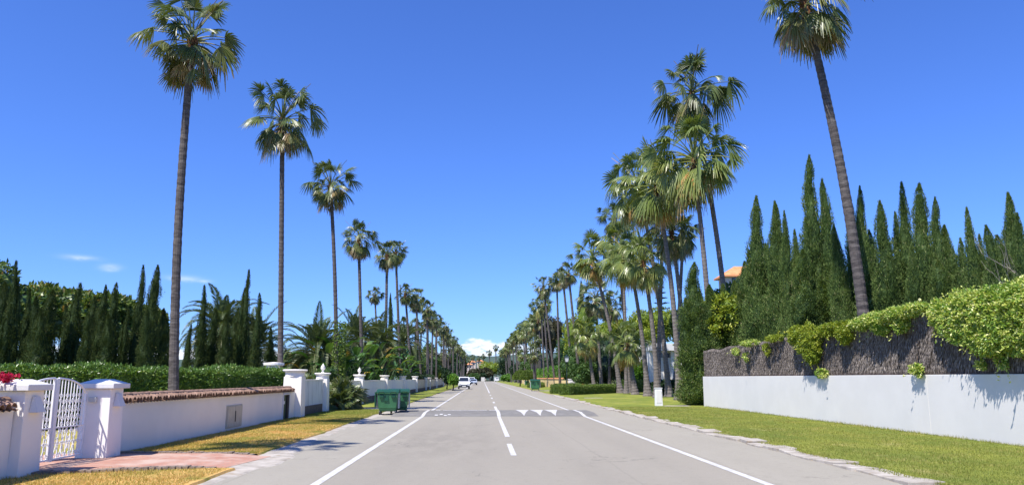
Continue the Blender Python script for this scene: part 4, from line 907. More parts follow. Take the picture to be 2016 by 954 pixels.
for k, (x, Y, h) in enumerate(((-12.5, 140, 11.0), (-13.5, 165, 12.3), (-12.2, 196, 13.5), (-13, 236, 12.5), (-12.5, 285, 12.2), (-12.8, 330, 13), (-12, 170, 7.0), (-11, 215, 8), (-13.5, 128, 10.2))):
    fan_palm((x, Y, 0), (x + 0.3, Y, h), f'fan palm of the looser second line behind the left row, {ORD[k]} among them', 1.7, 0.22, 0.17, group='second line of fan palms on the left', step=0.6, boots=False)

# --- date palms and big-leaved garden -----------------------------------------------------
c = atY(655, 655, 52); date_palm((c.x - 1.0, 52, 0), 3.2, 'arching date palm nearest the ivy palm trunk, fronds sweeping over the urn pillars', 1.0, 0)
c = atY(745, 655, 75); date_palm((c.x, 75, 0), 4.7, 'arching date palm in the middle of the garden clump', 1.2, 1, rz=1)
c = atY(798, 668, 103); date_palm((c.x - 0.3, 103, 0), 6.0, 'arching date palm at the right end of the garden clump', 1.15, 0, rz=2.2)
c = atY(702, 640, 66); date_palm((c.x, 66, 0), 4.7, 'upright date palm at the back of the garden clump', 1.0, 0, rz=3)
c = atY(437, 650, 50); date_palm((c.x, 50, 0), 4.6, 'date palm with stiff upright fronds behind the cypresses between the first two tall palms', 1.05, 1, rz=0.5)
c = atY(500, 660, 52); date_palm((c.x, 52, 0), 3.6, 'lower date palm reaching right behind the cypresses near the second palm', 0.95, 0, rz=1.5)

def paddle_plant(px, Y, H, label, n=16, seed=1, dead=0.08):
    c = atY(px, 744, Y); base = Vector((c.x, Y, 0)); r = np.random.default_rng(seed); g = G(); gs = G()
    for i in range(n):
        a = r.random() * 6.28; e = R(r.uniform(62, 88)); L = H * r.uniform(0.45, 0.85); d = np.array([math.cos(a) * math.cos(e), math.sin(a) * math.cos(e), math.sin(e)])
        p = np.array([c.x + r.normal() * .35, Y + r.normal() * .35, 0]); pts = []
        for k in range(5): pts.append(tuple(p)); d = unit(d + np.array([math.cos(a), math.sin(a), -0.4]) * 0.05); p = p + d * L / 4
        gs.tube(pts, [.06, .045, .035, .03, .02], 5, False, 0.6)
        bl = H * r.uniform(0.18, 0.28); w = bl * 0.24; m = 7; V = []; q = np.array(pts[-1]); s = unit(np.cross(d, [0, 0, 1]) + 1e-4)
        for k in range(m + 1):
            f = k / m; ww = w * (0.12 + math.sin(PI * min(1, f * .93 + .05)) ** .6 * .9); nn = np.cross(s, d)
            V += [q - s * ww + nn * ww * .35, q, q + s * ww + nn * ww * .35]; d = unit(d + np.array([math.cos(a) * .05, math.sin(a) * .05, -0.13 - 0.08 * r.random()])); q = q + d * bl / m
        F = [(3 * k + j, 3 * k + j + 1, 3 * k + j + 4, 3 * k + j + 3) for k in range(m) for j in (0, 1)]
        g.add(V, np.array(F), 1.0 if r.random() < dead else r.uniform(0.1, 0.8))
    t = thing('paddle_leaf_plant', label, 'plant', base, 'big-leaved garden plants behind the left wall'); g.build('leaves', M['paddle'], t); gs.build('stems', M['paddle'], t); return t
for i, (px, Y, H) in enumerate(((646, 51, 4.2), (668, 52, 4.6), (690, 58, 5.2), (722, 65, 5.0), (745, 72, 5.0), (772, 84, 5.2), (655, 51, 3.2), (706, 62, 3.6), (792, 95, 5.0))):
    paddle_plant(px, Y, H, f'giant bird of paradise plant with paddle leaves among the date palms, {ORD[i]} of its kind', 26, 60 + i)
for k, (px, Y, rx, ry) in enumerate(((662, 60, 48, 30), (690, 72, 48, 28), (728, 85, 48, 26), (762, 100, 42, 24), (790, 118, 38, 24))):
    broad_tree(px, 720, Y, rx, ry, M['darkgreen'], f'dense dark undergrowth beneath the date palms, {ORD[k]} clump along the wall', 3600, 0.28, 'shrub', 'shrub', 151 + k, trunk=False, depth=2.0, group='undergrowth beneath the date palms')
broad_tree(640, 740, 44, 26, 16, M['midgreen'], 'low green shrub beside the side drive', 2500, 0.14, 'shrub', 'shrub', 52, trunk=False)
broad_tree(727, 734, 66, 24, 16, M['bright'], 'bright green low shrub above the wall behind the bins', 2500, 0.22, 'shrub', 'shrub', 53, trunk=False)
broad_tree(803, 714, 122, 34, 26, M['yellowgreen'], 'yellowish green shrub at the end of the date palm clump', 4200, 0.26, 'shrub', 'shrub', 54, trunk=False)

# dwarf fan palm bush by the side drive
def fan_bush(px, py, Y, label, n=40, seed=1, s=1.0):
    c = atY(px, py, Y); r = np.random.default_rng(seed); g = G()
    for st in range(5):
        ox, oy, oz = r.normal() * .35 * s, r.normal() * .45 * s, r.uniform(0.3, c.z * 0.62)
        for i in range(n // 3):
            fan_frond(g, (c.x + ox, Y + oy, oz), i * 2.4 + r.normal() * .3, R(r.uniform(-25, 80)), 0.55 * s * r.uniform(.8, 1.2), 0.55 * s * r.uniform(.8, 1.15), r, 0.15, r.uniform(.15, .55), 15, 105)
    t = thing('fan_palm_bush', label, 'palm bush', (c.x, Y, 0)); g.build('fronds', M['palm'], t)
    g = G(); g.tube([(c.x, Y, 0), (c.x + .05, Y, c.z * .5)], [.22, .18], 8); g.build('stem', M['boots'], t); return t
fan_bush(682, 752, 40.6, 'bushy low fan palm spilling over the side drive next to the urn pillar', 60, 5, 1.15)
fan_bush(668, 775, 39.3, 'smaller low fan palm at the foot of the bushy one by the drive', 36, 7, 0.85)
fan_bush(606, 722, 39, 'spiky palm with bluish fronds just behind the wall between the round pillars', 36, 6, 1.0)

# --- undergrowth along the left, far --------------------------------------------------------
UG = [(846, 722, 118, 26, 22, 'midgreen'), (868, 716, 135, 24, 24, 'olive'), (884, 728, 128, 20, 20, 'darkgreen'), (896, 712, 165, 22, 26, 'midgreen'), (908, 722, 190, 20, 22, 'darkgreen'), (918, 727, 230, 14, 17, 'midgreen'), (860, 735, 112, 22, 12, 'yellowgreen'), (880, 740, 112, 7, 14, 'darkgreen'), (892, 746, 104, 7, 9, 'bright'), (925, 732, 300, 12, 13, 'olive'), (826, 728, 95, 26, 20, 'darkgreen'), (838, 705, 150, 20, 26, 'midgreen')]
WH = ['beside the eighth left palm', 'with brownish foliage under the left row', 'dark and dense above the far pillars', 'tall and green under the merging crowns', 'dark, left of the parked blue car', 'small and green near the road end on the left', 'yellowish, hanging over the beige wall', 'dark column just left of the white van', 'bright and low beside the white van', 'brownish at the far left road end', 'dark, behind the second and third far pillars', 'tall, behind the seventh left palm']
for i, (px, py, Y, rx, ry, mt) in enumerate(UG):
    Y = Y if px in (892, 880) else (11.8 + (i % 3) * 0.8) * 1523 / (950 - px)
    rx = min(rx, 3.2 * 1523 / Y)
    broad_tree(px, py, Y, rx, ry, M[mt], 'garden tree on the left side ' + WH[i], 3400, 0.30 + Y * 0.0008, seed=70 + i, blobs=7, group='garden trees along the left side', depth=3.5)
hedge((-8.35, 89.8), (-8.35, 103.5), 0.9, 1.95, M['darkgreen'], 'dark clipped hedge above the beige wall panel', n=5000, leaf=0.2)
hedge((-8.35, 112.5), (-8.35, 127), 0.9, 1.95, M['darkgreen'], 'far dark clipped hedge past the pale pillars', n=4000, leaf=0.22)

# --- road end ----------------------------------------------------------------------------------
ew = thing('estate_gate', 'long white wall with barred gates closing the far end of the road', 'gate', (1, 432, 0))
for (a, b_) in ((-9, -6), (-0.8, 1.2), (6.5, 9)): g = G(); g.box(a, b_, 431.8, 432.4, 0, 2.2); g.build('wall', M['white2'], ew)
for a, b_ in ((-6, -0.8), (1.2, 6.5)):
    g = G(); 
    for x in np.arange(a + .2, b_, 0.45): g.box(x - .06, x + .06, 432.0, 432.1, 0.1, 2.0)
    g.box(a, b_, 431.97, 432.13, 0.1, 0.5); g.box(a, b_, 431.97, 432.13, 1.85, 2.0); g.build('railing', M['blackiron'], ew)
EN = [(931, 736, 425, 13, 9, 'olive', 'low brownish tree in front of the pale houses'), (950, 735, 440, 20, 10, 'olive', 'brownish tree above the far gate'), (968, 727, 445, 26, 15, 'yellowgreen', 'bright yellow-green tree right above the far gate'), (945, 742, 436, 12, 6, 'darkgreen', 'dark shrub beside the far gate'), (998, 722, 380, 20, 20, 'darkgreen', 'large dark round tree right of the far gate'), (1016, 728, 300, 14, 15, 'darkgreen', 'dark tree behind the far right palms'), (1040, 718, 230, 18, 20, 'midgreen', 'grey-green tree beneath the right palms'), (934, 741, 420, 10, 6, 'midgreen', 'small green tree at the left of the far gate'), (1000, 742, 330, 14, 7, 'bright', 'low bright shrub on the right near the road end')]
for i, (px, py, Y, rx, ry, mt, lb) in enumerate(EN):
    broad_tree(px, py, Y, rx, ry, M[mt], lb, 2800, 0.8 if Y > 350 else 0.55, seed=90 + i, blobs=7, depth=4)
for k, (px, py, Y, r_) in enumerate(((976, 685, 470, 6.5), (963.5, 695, 480, 6.5), (952, 701, 520, 6), (943, 705, 530, 5.5), (931, 703, 500, 6), (924, 708, 520, 5.5))):
    palm_px((px + 0.5, 730), (px, py), Y, r_ * 1.15, ['lone fan palm standing highest beyond the road end', 'fan palm beyond the road end, next to the highest one', 'middle fan palm of the far group over the pale houses', 'lower fan palm of the far group over the pale houses', 'left fan palm of the far group over the pale houses', 'leftmost small fan palm beyond the road end'][k], r0=0.35, r1=0.28, step=1.2, boots=False, group='fan palms beyond the road end')
def house(x0, x1, y0, y1, z0, z1, wallm, label, roof_h=1.6, wins=(), name='house', over=0.5, roofm='rooftile', flatroof=False):
    t = thing(name, label, 'house', ((x0 + x1) / 2, (y0 + y1) / 2, z0)); g = G(); g.box(x0, x1, y0, y1, z0, z1); g.build('wall', M[wallm], t)
    g = G(); cx, cy = (x0 + x1) / 2, (y0 + y1) / 2; a, b_ = (x1 - x0) / 2 + over, (y1 - y0) / 2 + over
    if flatroof: g.box(x0 - over, x1 + over, y0 - over, y1 + over, z1 + .003, z1 + .35)
    else:
        g.frust(cx, cy, z1 + .003, z1 + .15, a, b_, a, b_); g.frust(cx, cy, z1 + .153, z1 + .15 + roof_h, a, b_, max(0.1, a - b_), 0.1)
    g.build('roof', M[roofm if not flatroof else wallm], t)
    for (wx, wz, ww, wh) in wins:
        g = G(); g.box(wx - ww / 2, wx + ww / 2, y0 - .06, y0 + .02, wz, wz + wh); g.build('window', M['glass'], t)
    return t
M['paleplaster'] = flat('pale_pink_plaster', (0.60, 0.50, 0.43), 0.9)
for i, (px, py, w, Y) in enumerate(((930, 714, 10, 640), (945, 712, 9, 660), (924, 719, 9, 600), (952, 716, 8, 620))):
    c = atY(px, py, Y); k = Y / 1523; x0, x1 = c.x - w * k / 2 * 1.3, c.x + w * k / 2 * 1.3
    house(x0, x1, Y, Y + 9, 0, c.z + 0.6, 'paleplaster', ['pale pink house on the slope beyond the road end, behind the far palms', 'highest pale house with a bright end wall beyond the road end', 'lowest pale house at the left of the far group', 'small pale house at the right of the far group'][i], 1.6, [(x0 + 1.3, c.z - 1.6, 1.0, 1.3), (x1 - 1.3, c.z - 1.6, 1.0, 1.3)])

# ================================================================== RIGHT SIDE
rw = wall_thing('long smooth white garden wall along the right lawn, below the brushwood screen', loc=(12.55, 26, 0))
g = G(); g.box(XRW, XRW + .25, 5, 43.5, -0.1, 1.70); g.build('wall', M['white2'], rw, bevel=0.01)
g = G(); 
for y in (21.35,): g.box(XRW - .002, XRW + .001, y, y + .010, 0.02, 1.68)
g.build('joint', M['white'], rw)
bfn = thing('brushwood_fence', 'dark brown brushwood screen standing on the long white wall', 'fence', (12.55, 26, 1.70))
XF = XRW + 0.10
g = G(); g.hexa([(XF, 5, 1.704), (XF + .07, 5, 1.704), (XF + .07, 43.4, 1.704), (XF, 43.4, 1.704)], [(XF, 5, 3.40), (XF + .07, 5, 3.40), (XF + .07, 43.4, 2.95), (XF, 43.4, 2.95)]); g.build('backing', M['brush'], bfn)
r = np.random.default_rng(12); n = 46000; y = 5 + 38.4 * r.random(n); row = r.integers(0, 19, n); z = 1.80 + row * 0.097 + r.normal(size=n) * .012
topz = 3.62 - (y - 5) * 0.0125 + 0.04 * np.sin(y * 0.9) + 0.04 * np.sin(y * 2.3); 
P = np.stack([XF - 0.004 - r.random(n) * .012, y, np.minimum(z + 0.10, topz)], 1); A = unit(np.stack([-0.16 - 0.1 * r.random(n), r.normal(size=n) * .12, -np.ones(n)], 1))
g = G(); add_leaves(g, P, A, np.tile([-1.0, 0, 0.1], (n, 1)) + r.normal(size=(n, 3)) * .25, r.uniform(.12, .19, n), r.uniform(.012, .028, n), 0.3, np.clip(0.5 + 0.25 * np.sin(y * 1.1) * .5 + r.normal(size=n) * .25, 0, 1), r)
m = 4200; y = 5 + 38.4 * r.random(m); P = np.stack([XF + .03 + r.normal(size=m) * .02, y, 3.26 - (y - 5) * 0.0120], 1); A = unit(np.stack([r.normal(size=m) * .10, r.normal(size=m) * .12, np.ones(m)], 1))
add_leaves(g, P, A, np.tile([-1.0, 0, 0], (m, 1)) + r.normal(size=(m, 3)) * .3, r.uniform(.18, .38, m), r.uniform(.012, .025, m), 0.3, None, r)
g.build('brushwood', M['stick'], bfn)
# climbing plants over the fence
def climber(label, blobs, n, leaf=0.13, seed=1, mat='varieg', core=0.72, name='climbing_plant', stem=True):
    b0 = blobs[0]; g = G(); blob_leaves(g, blobs, n, leaf, leaf * 0.55, seed, core, rag=0.30, up=0.1)
    r = np.random.default_rng(seed + 50); k = max(4, n // 500)
    for _ in range(k):                                              # stray shoots
        q = blobs[r.integers(len(blobs))]; d = sph(1, r)[0]; d[0] = -abs(d[0]) * .6; d = unit(d); P0 = np.array(q[:3]) + d * np.array(q[3:6]) * 0.95; m = int(r.integers(5, 12)); L_ = r.uniform(.12, .34)
        dd = unit(d + np.array([0, 0, r.uniform(-1.0, .7)])); u = np.linspace(0, 1, m)[:, None]; P = P0 + dd * u * L_ - np.array([0, 0, .12]) * u ** 2
        add_leaves(g, P, unit(dd + r.normal(size=(m, 3)) * .7), unit(r.normal(size=(m, 3)) + np.array([-.5, 0, .8])), leaf * r.uniform(.8, 1.3, m), leaf * .55, .25, np.clip(.7 + r.normal(size=m) * .2, 0, 1), r)
    t = thing(name, label, 'climbing plant', (12.6, b0[1], 1.72), 'plants hanging over the brushwood screen'); g.build('foliage', M[mat], t)
    if stem:
        g = G(); g.tube([(12.62, b0[1], 0.0), (12.64, b0[1] + .1, 1.7), (12.60, b0[1], 2.6), (b0[0], b0[1], b0[2])], [.04, .035, .025, .012], 6); g.build('stem', M['bark'], t)
    return t
climber('huge yellow-green and cream variegated bush bulging over the screen at the right photo edge', [(12.5, 17.9, 3.05, .50, 1.5, .80), (12.5, 19.2, 3.15, .42, 1.0, .62), (12.5, 20.1, 3.25, .32, .6, .42), (12.45, 15.8, 2.95, .5, 1.4, .78), (12.5, 18.6, 3.38, .45, 1.0, .40), (12.45, 16.8, 3.38, .5, 1.0, .42), (12.42, 17.0, 2.62, .38, 1.0, .44), (12.44, 18.4, 2.62, .32, .7, .40)], 46000, 0.085, 1)
climber('creamy yellow vine running along the screen top next to the huge bush', [(12.42, 22.3, 3.50, .30, .85, .17), (12.42, 23.6, 3.42, .30, .8, .20), (12.45, 24.7, 3.38, .25, .6, .18), (12.38, 22.2, 3.15, .16, .30, .22), (12.38, 23.4, 3.15, .16, .35, .2), (12.42, 21.4, 3.60, .25, .5, .10)], 9500, 0.08, 2)
climber('bright yellow-green creeper hanging in a thick bunch from the middle of the screen', [(12.35, 28.6, 3.0, .30, .75, .55), (12.38, 29.7, 3.25, .28, .6, .35), (12.40, 27.2, 3.3, .2, .5, .18), (12.36, 28.4, 2.55, .22, .5, .35), (12.40, 25.8, 3.15, .22, .45, .36), (12.42, 26.6, 3.42, .2, .8, .10)], 15000, 0.08, 3, 'yellowgreen')
climber('small leafy sprig poking over the wall top under the bright creeper', [(12.42, 27.9, 1.78, .13, .36, .12)], 650, 0.08, 4, 'varieg', 0.4)
climber('small leafy sprig with dangling shoots on the wall top in the middle', [(12.42, 21.7, 1.88, .12, .26, .12), (12.40, 21.5, 1.76, .07, .2, .10)], 600, 0.08, 5, 'varieg', 0.3)
climber('thin yellow sprays high on the screen, third bunch from the bright creeper towards the tree', [(12.42, 32.3, 3.28, .20, .8, .12), (12.40, 33.2, 2.85, .10, .3, .22)], 1300, 0.085, 6, 'yellowgreen', 0.3)
climber('loose yellow sprays on the screen beside the spreading tree', [(12.42, 35.3, 3.22, .22, .9, .12), (12.40, 35.8, 2.6, .10, .3, .18), (12.40, 37.3, 2.9, .10, .4, .15)], 1400, 0.085, 7, 'varieg', 0.3)
climber('shoots hanging from the huge bush onto the wall top at the right photo edge', [(12.42, 18.8, 1.92, .08, .16, .10), (12.40, 18.0, 1.98, .08, .14, .12)], 420, 0.08, 8, 'varieg', 0.0)

RC = [(1378, 560, 46, 36), (1400, 552, 45, 60), (1422, 550, 46, 62), (1444, 543, 45, 62), (1464, 505, 45, 66), (1484, 372, 40, 66), (1521, 383, 40, 60), (1541, 402, 38, 48), (1563, 440, 39, 50), (1590, 288, 38, 66), (1616, 338, 37, 60), (1643, 430, 36, 50), (1672, 370, 35, 56), (1691, 352, 36, 50), (1713, 440, 34, 56), (1733, 380, 33, 70), (1771, 343, 32, 66), (1790, 470, 31, 60), (1810, 346, 31, 76), (1838, 373, 31, 56), (1862, 430, 30, 70), (1886, 457, 29, 66), (1904, 394, 29, 64), (1925, 490, 28, 80), (1944, 430, 28, 70), (1978, 365, 27, 66), (1966, 450, 27, 80), (2004, 405, 26, 70), (1503, 470, 36, 70), (1655, 500, 33, 80), (1750, 490, 30, 80), (1580, 480, 34, 80), (2035, 420, 25, 80), (1850, 500, 28, 90)]
RC.sort()
filler = [(1500, 520, 40, 120), (1560, 500, 40, 110), (1605, 520, 40, 110), (1640, 500, 40, 110), (1700, 520, 40, 120), (1760, 500, 40, 120), (1800, 530, 40, 120), (1880, 520, 40, 130), (1955, 520, 40, 140), (1470, 560, 40, 90), (1850, 560, 40, 120), (1920, 560, 40, 120), (2010, 520, 40, 150)]
for i, (px, yt, Y, w) in enumerate(filler):
    Y = atX(px, yt, 17.6 + 0.7 * math.sin(i * 1.7)).y
    cypress(px, yt, Y, w * 0.9, f'low broad cypress between the tall spires, {ORD[i]} such one from the palm grove', 'low cypresses behind the brushwood screen', CYR)
for i, (px, yt, Y, w) in enumerate(RC):
    Y = atX(px, yt, 16.4 + 1.0 * math.sin(i * 2.3)).y if px > 1460 else Y + 4
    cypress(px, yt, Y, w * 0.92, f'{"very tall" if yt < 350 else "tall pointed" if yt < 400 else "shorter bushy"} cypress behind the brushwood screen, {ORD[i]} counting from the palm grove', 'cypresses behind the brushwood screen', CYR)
# end-of-wall conifer and spreading tree
p = atX(1374, 795, 12.0); t = cypress(1364, 506, 45.5, 66, 'ragged dark conifer reaching the lawn at the far end of the white wall', None, [CYR[0]])
broad_tree(1430, 636, 49, 56, 54, M['yellowgreen'], 'spreading yellow-green tree leaning over the far end of the brushwood screen', 6500, 0.24, seed=5, blobs=16, core=0.45, depth=1.7)
# bare grey branches at the right edge
t = thing('bare_shrub', 'bare grey twiggy branches against the cypresses at the right photo edge', 'shrub', (atY(2075, 700, 21).x, 21, 0)); g = G(); rr = random.Random(3)
def branch(p, d, L, rad, dep):
    pts = [p]; q = Vector(p); dd = Vector(d)
    for k in range(4): dd = (dd + Vector((rr.uniform(-.25, .25), rr.uniform(-.25, .25), rr.uniform(-.1, .2)))).normalized(); q = q + dd * L / 4; pts.append(q.copy())
    g.tube(pts, [rad, rad * .85, rad * .7, rad * .6, rad * .45], 5)
    if dep:
        for k in range(3): branch(pts[rr.randint(2, 4)], (dd + Vector((rr.uniform(-.8, .5), rr.uniform(-.6, .6), rr.uniform(-.3, .6)))).normalized(), L * .62, rad * .5, dep - 1)
b0 = t.location.copy(); branch(b0, (0, 0, 1), 3.2, .07, 0); 
for k in range(2): branch(b0 + Vector((0, 0, 3.0)), (-0.5 - .12 * k, -0.1, 0.75 - .1 * k), 1.7, .016, 2)
g.build('branches', M['greybark'], t)

# --- right palms -------------------------------------------------------------------
palm_px((1688, 620), (1583, 14), 28.5, 134, 'tallest and nearest fan palm on the right, leaning trunk rising behind the brushwood screen', bend=0.35, r0=0.25, r1=0.135)
RP = [((1414, 553), (1362, 190), 54, 92, 'highest fan palm of the right grove, behind the lower lush crown', 0.35, 0), ((1386, 537), (1366, 322), 52, 98, 'second highest lush fan palm of the grove, just under the highest crown', 0.1, 1),
      ((1338, 786), (1293, 375), 56, 84, 'grove palm with wide pale trunk base nearest the white utility post', 0.3, 1), ((1317, 778), (1258, 375), 66, 74, 'grove palm with dark shaded trunk, its crown left of the lush high ones', 0.3, 1), ((1352, 785), (1322, 460), 60, 62, 'grove palm partly behind the wide pale trunk, crown below the lush one', 0.2, 0),
      ((1294, 775), (1266, 520), 63, 60, 'grove palm whose trunk rises behind the white utility post', 0.2, 1), ((1275, 776), (1240, 520), 68, 58, 'grove palm with rough brown trunk left of the utility post', 0.2, 1), ((1250, 772), (1237, 680), 75, 46, 'short grove palm with some orange dead fronds', 0.0, 1),
      ((1233, 770), (1224, 485), 80, 48, 'slim grove palm, left of the pair of dark trunks', 0.1, 1), ((1240, 770), (1210, 435), 84, 38, 'slim dark-trunked palm rising above the middle crowns of the grove', 0.1, 0), ((1221, 772), (1166, 515), 82, 52, 'pale leaning palm at the near end of the clipped low hedge', 0.35, 1),
      ((1169, 756), (1155, 665), 92, 40, 'short bright fan palm just behind the clipped low hedge', 0.0, 1), ((1184, 756), (1172, 592), 96, 40, 'medium fan palm behind the short bright one', 0.0, 0), ((1200, 752), (1202, 605), 100, 36, 'medium fan palm half lost in the shade of the grove', 0.0, 0), ((1340, 560), (1345, 470), 72, 46, 'darker fan palm showing between the two high trunks', 0, 0), ((1300, 600), (1306, 400), 70, 50, 'fan palm behind the meeting of the two lush crowns', 0, 0)]
for (lo, hi, Y, rp, lab, bend, lush) in RP:
    big = 'wide pale' in lab; slim = 'slim' in lab
    palm_px(lo, hi, Y, rp * 1.1, lab, bend=bend, lush=bool(lush), r0=0.225 if not slim else 0.17, r1=0.135, flare=2.1 if Y < 85 else 1.5, group='fan palm grove beyond the white wall', fh=0.9)
FR = [((1131, 650), (1119, 540), 100, 27, 'first palm of the right roadside row past the grove'), ((1119, 655), (1108, 548), 109, 25, 'second palm of the right roadside row past the grove'), ((1100, 680), (1096, 556), 121, 25, 'third palm of the right roadside row past the grove'),
      ((1089, 722), (1070, 566), 129, 25, 'fourth palm of the right row, with a visibly leaning trunk'), ((1077, 698), (1070, 600), 143, 22, 'fifth palm of the right row, its crown right under the leaning one')]
for (lo, hi, Y, rp, lab) in FR: palm_px(lo, hi, Y, rp, lab, r0=0.20, r1=0.14, step=.4, group='right roadside row of fan palms')
rr = random.Random(77); Y = 152; i = 0
while Y < 425:
    h = 14.8 + rr.uniform(-1.3, 1.6); x = 12.3 + rr.uniform(-.8, .8) - (Y - 150) * 0.004
    lab = f'{["slim", "full crowned"][i % 2]} fan palm of the right roadside row, {ORD[i]} after the leaning one' if i < 12 else 'distant fan palm where the crowns of the right row merge'
    fan_palm((x + rr.uniform(0, .8), Y, 0), (x - 0.4, Y, h), lab, 2.45, 0.20, 0.145, group='right roadside row of fan palms', step=.6, boots=i < 8, lush=(i % 2 == 0)); Y += 8.5 + rr.uniform(-2.5, 2.5) + (Y - 150) * .012; i += 1
for k, (px, py, Y, rp) in enumerate(((1062, 640, 190, 19), (1052, 672, 160, 18), (1036, 665, 250, 13), (1020, 690, 300, 11), (1075, 660, 210, 15), (1050, 700, 140, 20), (1028, 700, 230, 13))):
    palm_px((px + 2, 735), (px, py), Y, rp, f'shorter fan palm behind the right roadside row, {ORD[k]} among them', r0=0.25, r1=0.2, step=.6, boots=False, group='second line of fan palms on the right', lush=k % 2 == 0)

# --- greenery behind the right side -------------------------------------------------
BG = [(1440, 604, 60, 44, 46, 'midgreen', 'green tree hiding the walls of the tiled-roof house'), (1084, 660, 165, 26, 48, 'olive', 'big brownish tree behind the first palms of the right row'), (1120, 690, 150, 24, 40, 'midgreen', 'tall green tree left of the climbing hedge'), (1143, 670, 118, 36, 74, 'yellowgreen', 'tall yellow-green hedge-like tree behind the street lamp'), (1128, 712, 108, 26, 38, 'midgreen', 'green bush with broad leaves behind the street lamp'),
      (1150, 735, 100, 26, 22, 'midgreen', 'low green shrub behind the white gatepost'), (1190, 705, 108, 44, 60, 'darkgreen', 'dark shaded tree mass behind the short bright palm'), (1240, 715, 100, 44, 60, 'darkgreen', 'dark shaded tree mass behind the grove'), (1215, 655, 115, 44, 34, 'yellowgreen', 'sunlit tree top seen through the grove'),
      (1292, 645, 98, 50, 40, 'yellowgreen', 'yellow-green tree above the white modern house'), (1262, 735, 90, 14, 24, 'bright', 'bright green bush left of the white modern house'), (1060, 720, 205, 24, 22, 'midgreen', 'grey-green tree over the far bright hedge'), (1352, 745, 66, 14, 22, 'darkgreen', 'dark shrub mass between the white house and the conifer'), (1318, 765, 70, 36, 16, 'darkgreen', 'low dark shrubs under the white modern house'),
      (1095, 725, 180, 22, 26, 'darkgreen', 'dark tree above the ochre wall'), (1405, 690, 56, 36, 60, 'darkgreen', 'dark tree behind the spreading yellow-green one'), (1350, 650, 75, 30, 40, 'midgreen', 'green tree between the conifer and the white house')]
for i, (px, py, Y, rx, ry, mt, lb) in enumerate(BG):
    broad_tree(px, py, Y, rx, ry, M[mt], lb, 6500, 0.26 + Y * .0006, seed=120 + i, blobs=9, depth=min(5, rx * Y / 1523), group=None)
# norfolk pine with tiers
c = atY(1301, 560, 105); t = thing('norfolk_pine', 'slim dark norfolk pine with flat tiers showing between the grove trunks', 'tree', (c.x, 105, 0)); H = c.z
g = G(); g.tube([(c.x, 105, 0), (c.x, 105, H)], [.25, .04], 7); g.build('trunk', M['bark'], t)
r = np.random.default_rng(4); g = G()
for k in range(16):
    z = H - 0.5 - k * 0.75; rad = min(2.2, 0.3 + k * .22)
    for j in range(7):
        a = j / 7 * 6.28 + k * .5; n = 70; u = r.random(n); P = np.stack([c.x + np.cos(a) * rad * u, 105 + np.sin(a) * rad * u, z + 0.18 * u * rad + 0 * u], 1)
        A = unit(np.stack([np.cos(a) + r.normal(size=n) * .8, np.sin(a) + r.normal(size=n) * .8, r.random(n) * .8], 1)); add_leaves(g, P, A, np.tile([0, 0, 1.0], (n, 1)), 0.25, 0.08)
g.build('branches', M['darkgreen'], t)
# dark conifer between right-row palms
cypress(1144, 545, 125, 26, 'thin dark cypress between the first right-row palm and the grove', None, [CYL[0]])
cypress(770, 570, 82, 16, 'thin cypress tip between the fifth and sixth left palms', None, [CYL[0]])

# clipped low hedge
hedge((7.75, 73.2), (14.9, 84.5), 1.1, 0.88, M['clipped'], 'low clipped box hedge in front of the leaning palm', n=12000, leaf=0.12, rag=0.03)
hedge((7.5, 80.0), (11.0, 90.5), 1.0, 0.92, M['clipped'], 'second low clipped hedge just behind the street lamp hedge', n=7000, leaf=0.13, rag=0.03, seed=5)
hedge((15.2, 85.5), (22, 92), 1.0, 1.3, M['clipped'], 'low hedge continuing behind the grove trunks', n=7000, leaf=0.14, rag=0.05, seed=8)
# topiary domes
for k, (px, Y, lb) in enumerate(((1024, 152, 'mushroom-shaped clipped tree, the one nearer the road end of the joined pair'), (1039, 146, 'mushroom-shaped clipped tree, the one nearer the green container'))):
    c = atY(px, 744, Y); t = thing('topiary_tree', lb, 'clipped tree', (c.x, Y, 0)); g = G(); r = np.random.default_rng(9 + k); n = 5000
    d = sph(n, r); d[:, 2] = np.abs(d[:, 2]); P = np.array([c.x, Y, 1.35]) + d * np.array([1.45, 1.5, 1.75]); flatp = r.random(n) < .18; P[flatp, 2] = 1.35; 
    add_leaves(g, P, unit(d + r.normal(size=(n, 3)) * .5), d + r.normal(size=(n, 3)) * .3, .18, .09)
    V = ICOV.copy(); V[:, 2] = np.maximum(V[:, 2], 0); g.add(V * np.array([1.40, 1.45, 1.7]) + np.array([c.x, Y, 1.36]), ICOF, .2); g.build('crown', M['clipped'], t)
    g = G(); g.tube([(c.x, Y, 0), (c.x + .05, Y, 1.5)], [.14, .12], 8); g.build('trunk', M['bark'], t)
hedge((8.3, 128), (10.4, 140), 1.6, 0.75, M['clipped'], 'very low rounded hedge at the foot of the mushroom-shaped trees', n=4000, leaf=0.16, rag=0.06, seed=9)
hedge((12.9, 205), (13.4, 128), 1.8, 3.4, M['bright'], 'high bright green hedge above the ochre wall', n=14000, leaf=0.28, rag=0.16, seed=10)
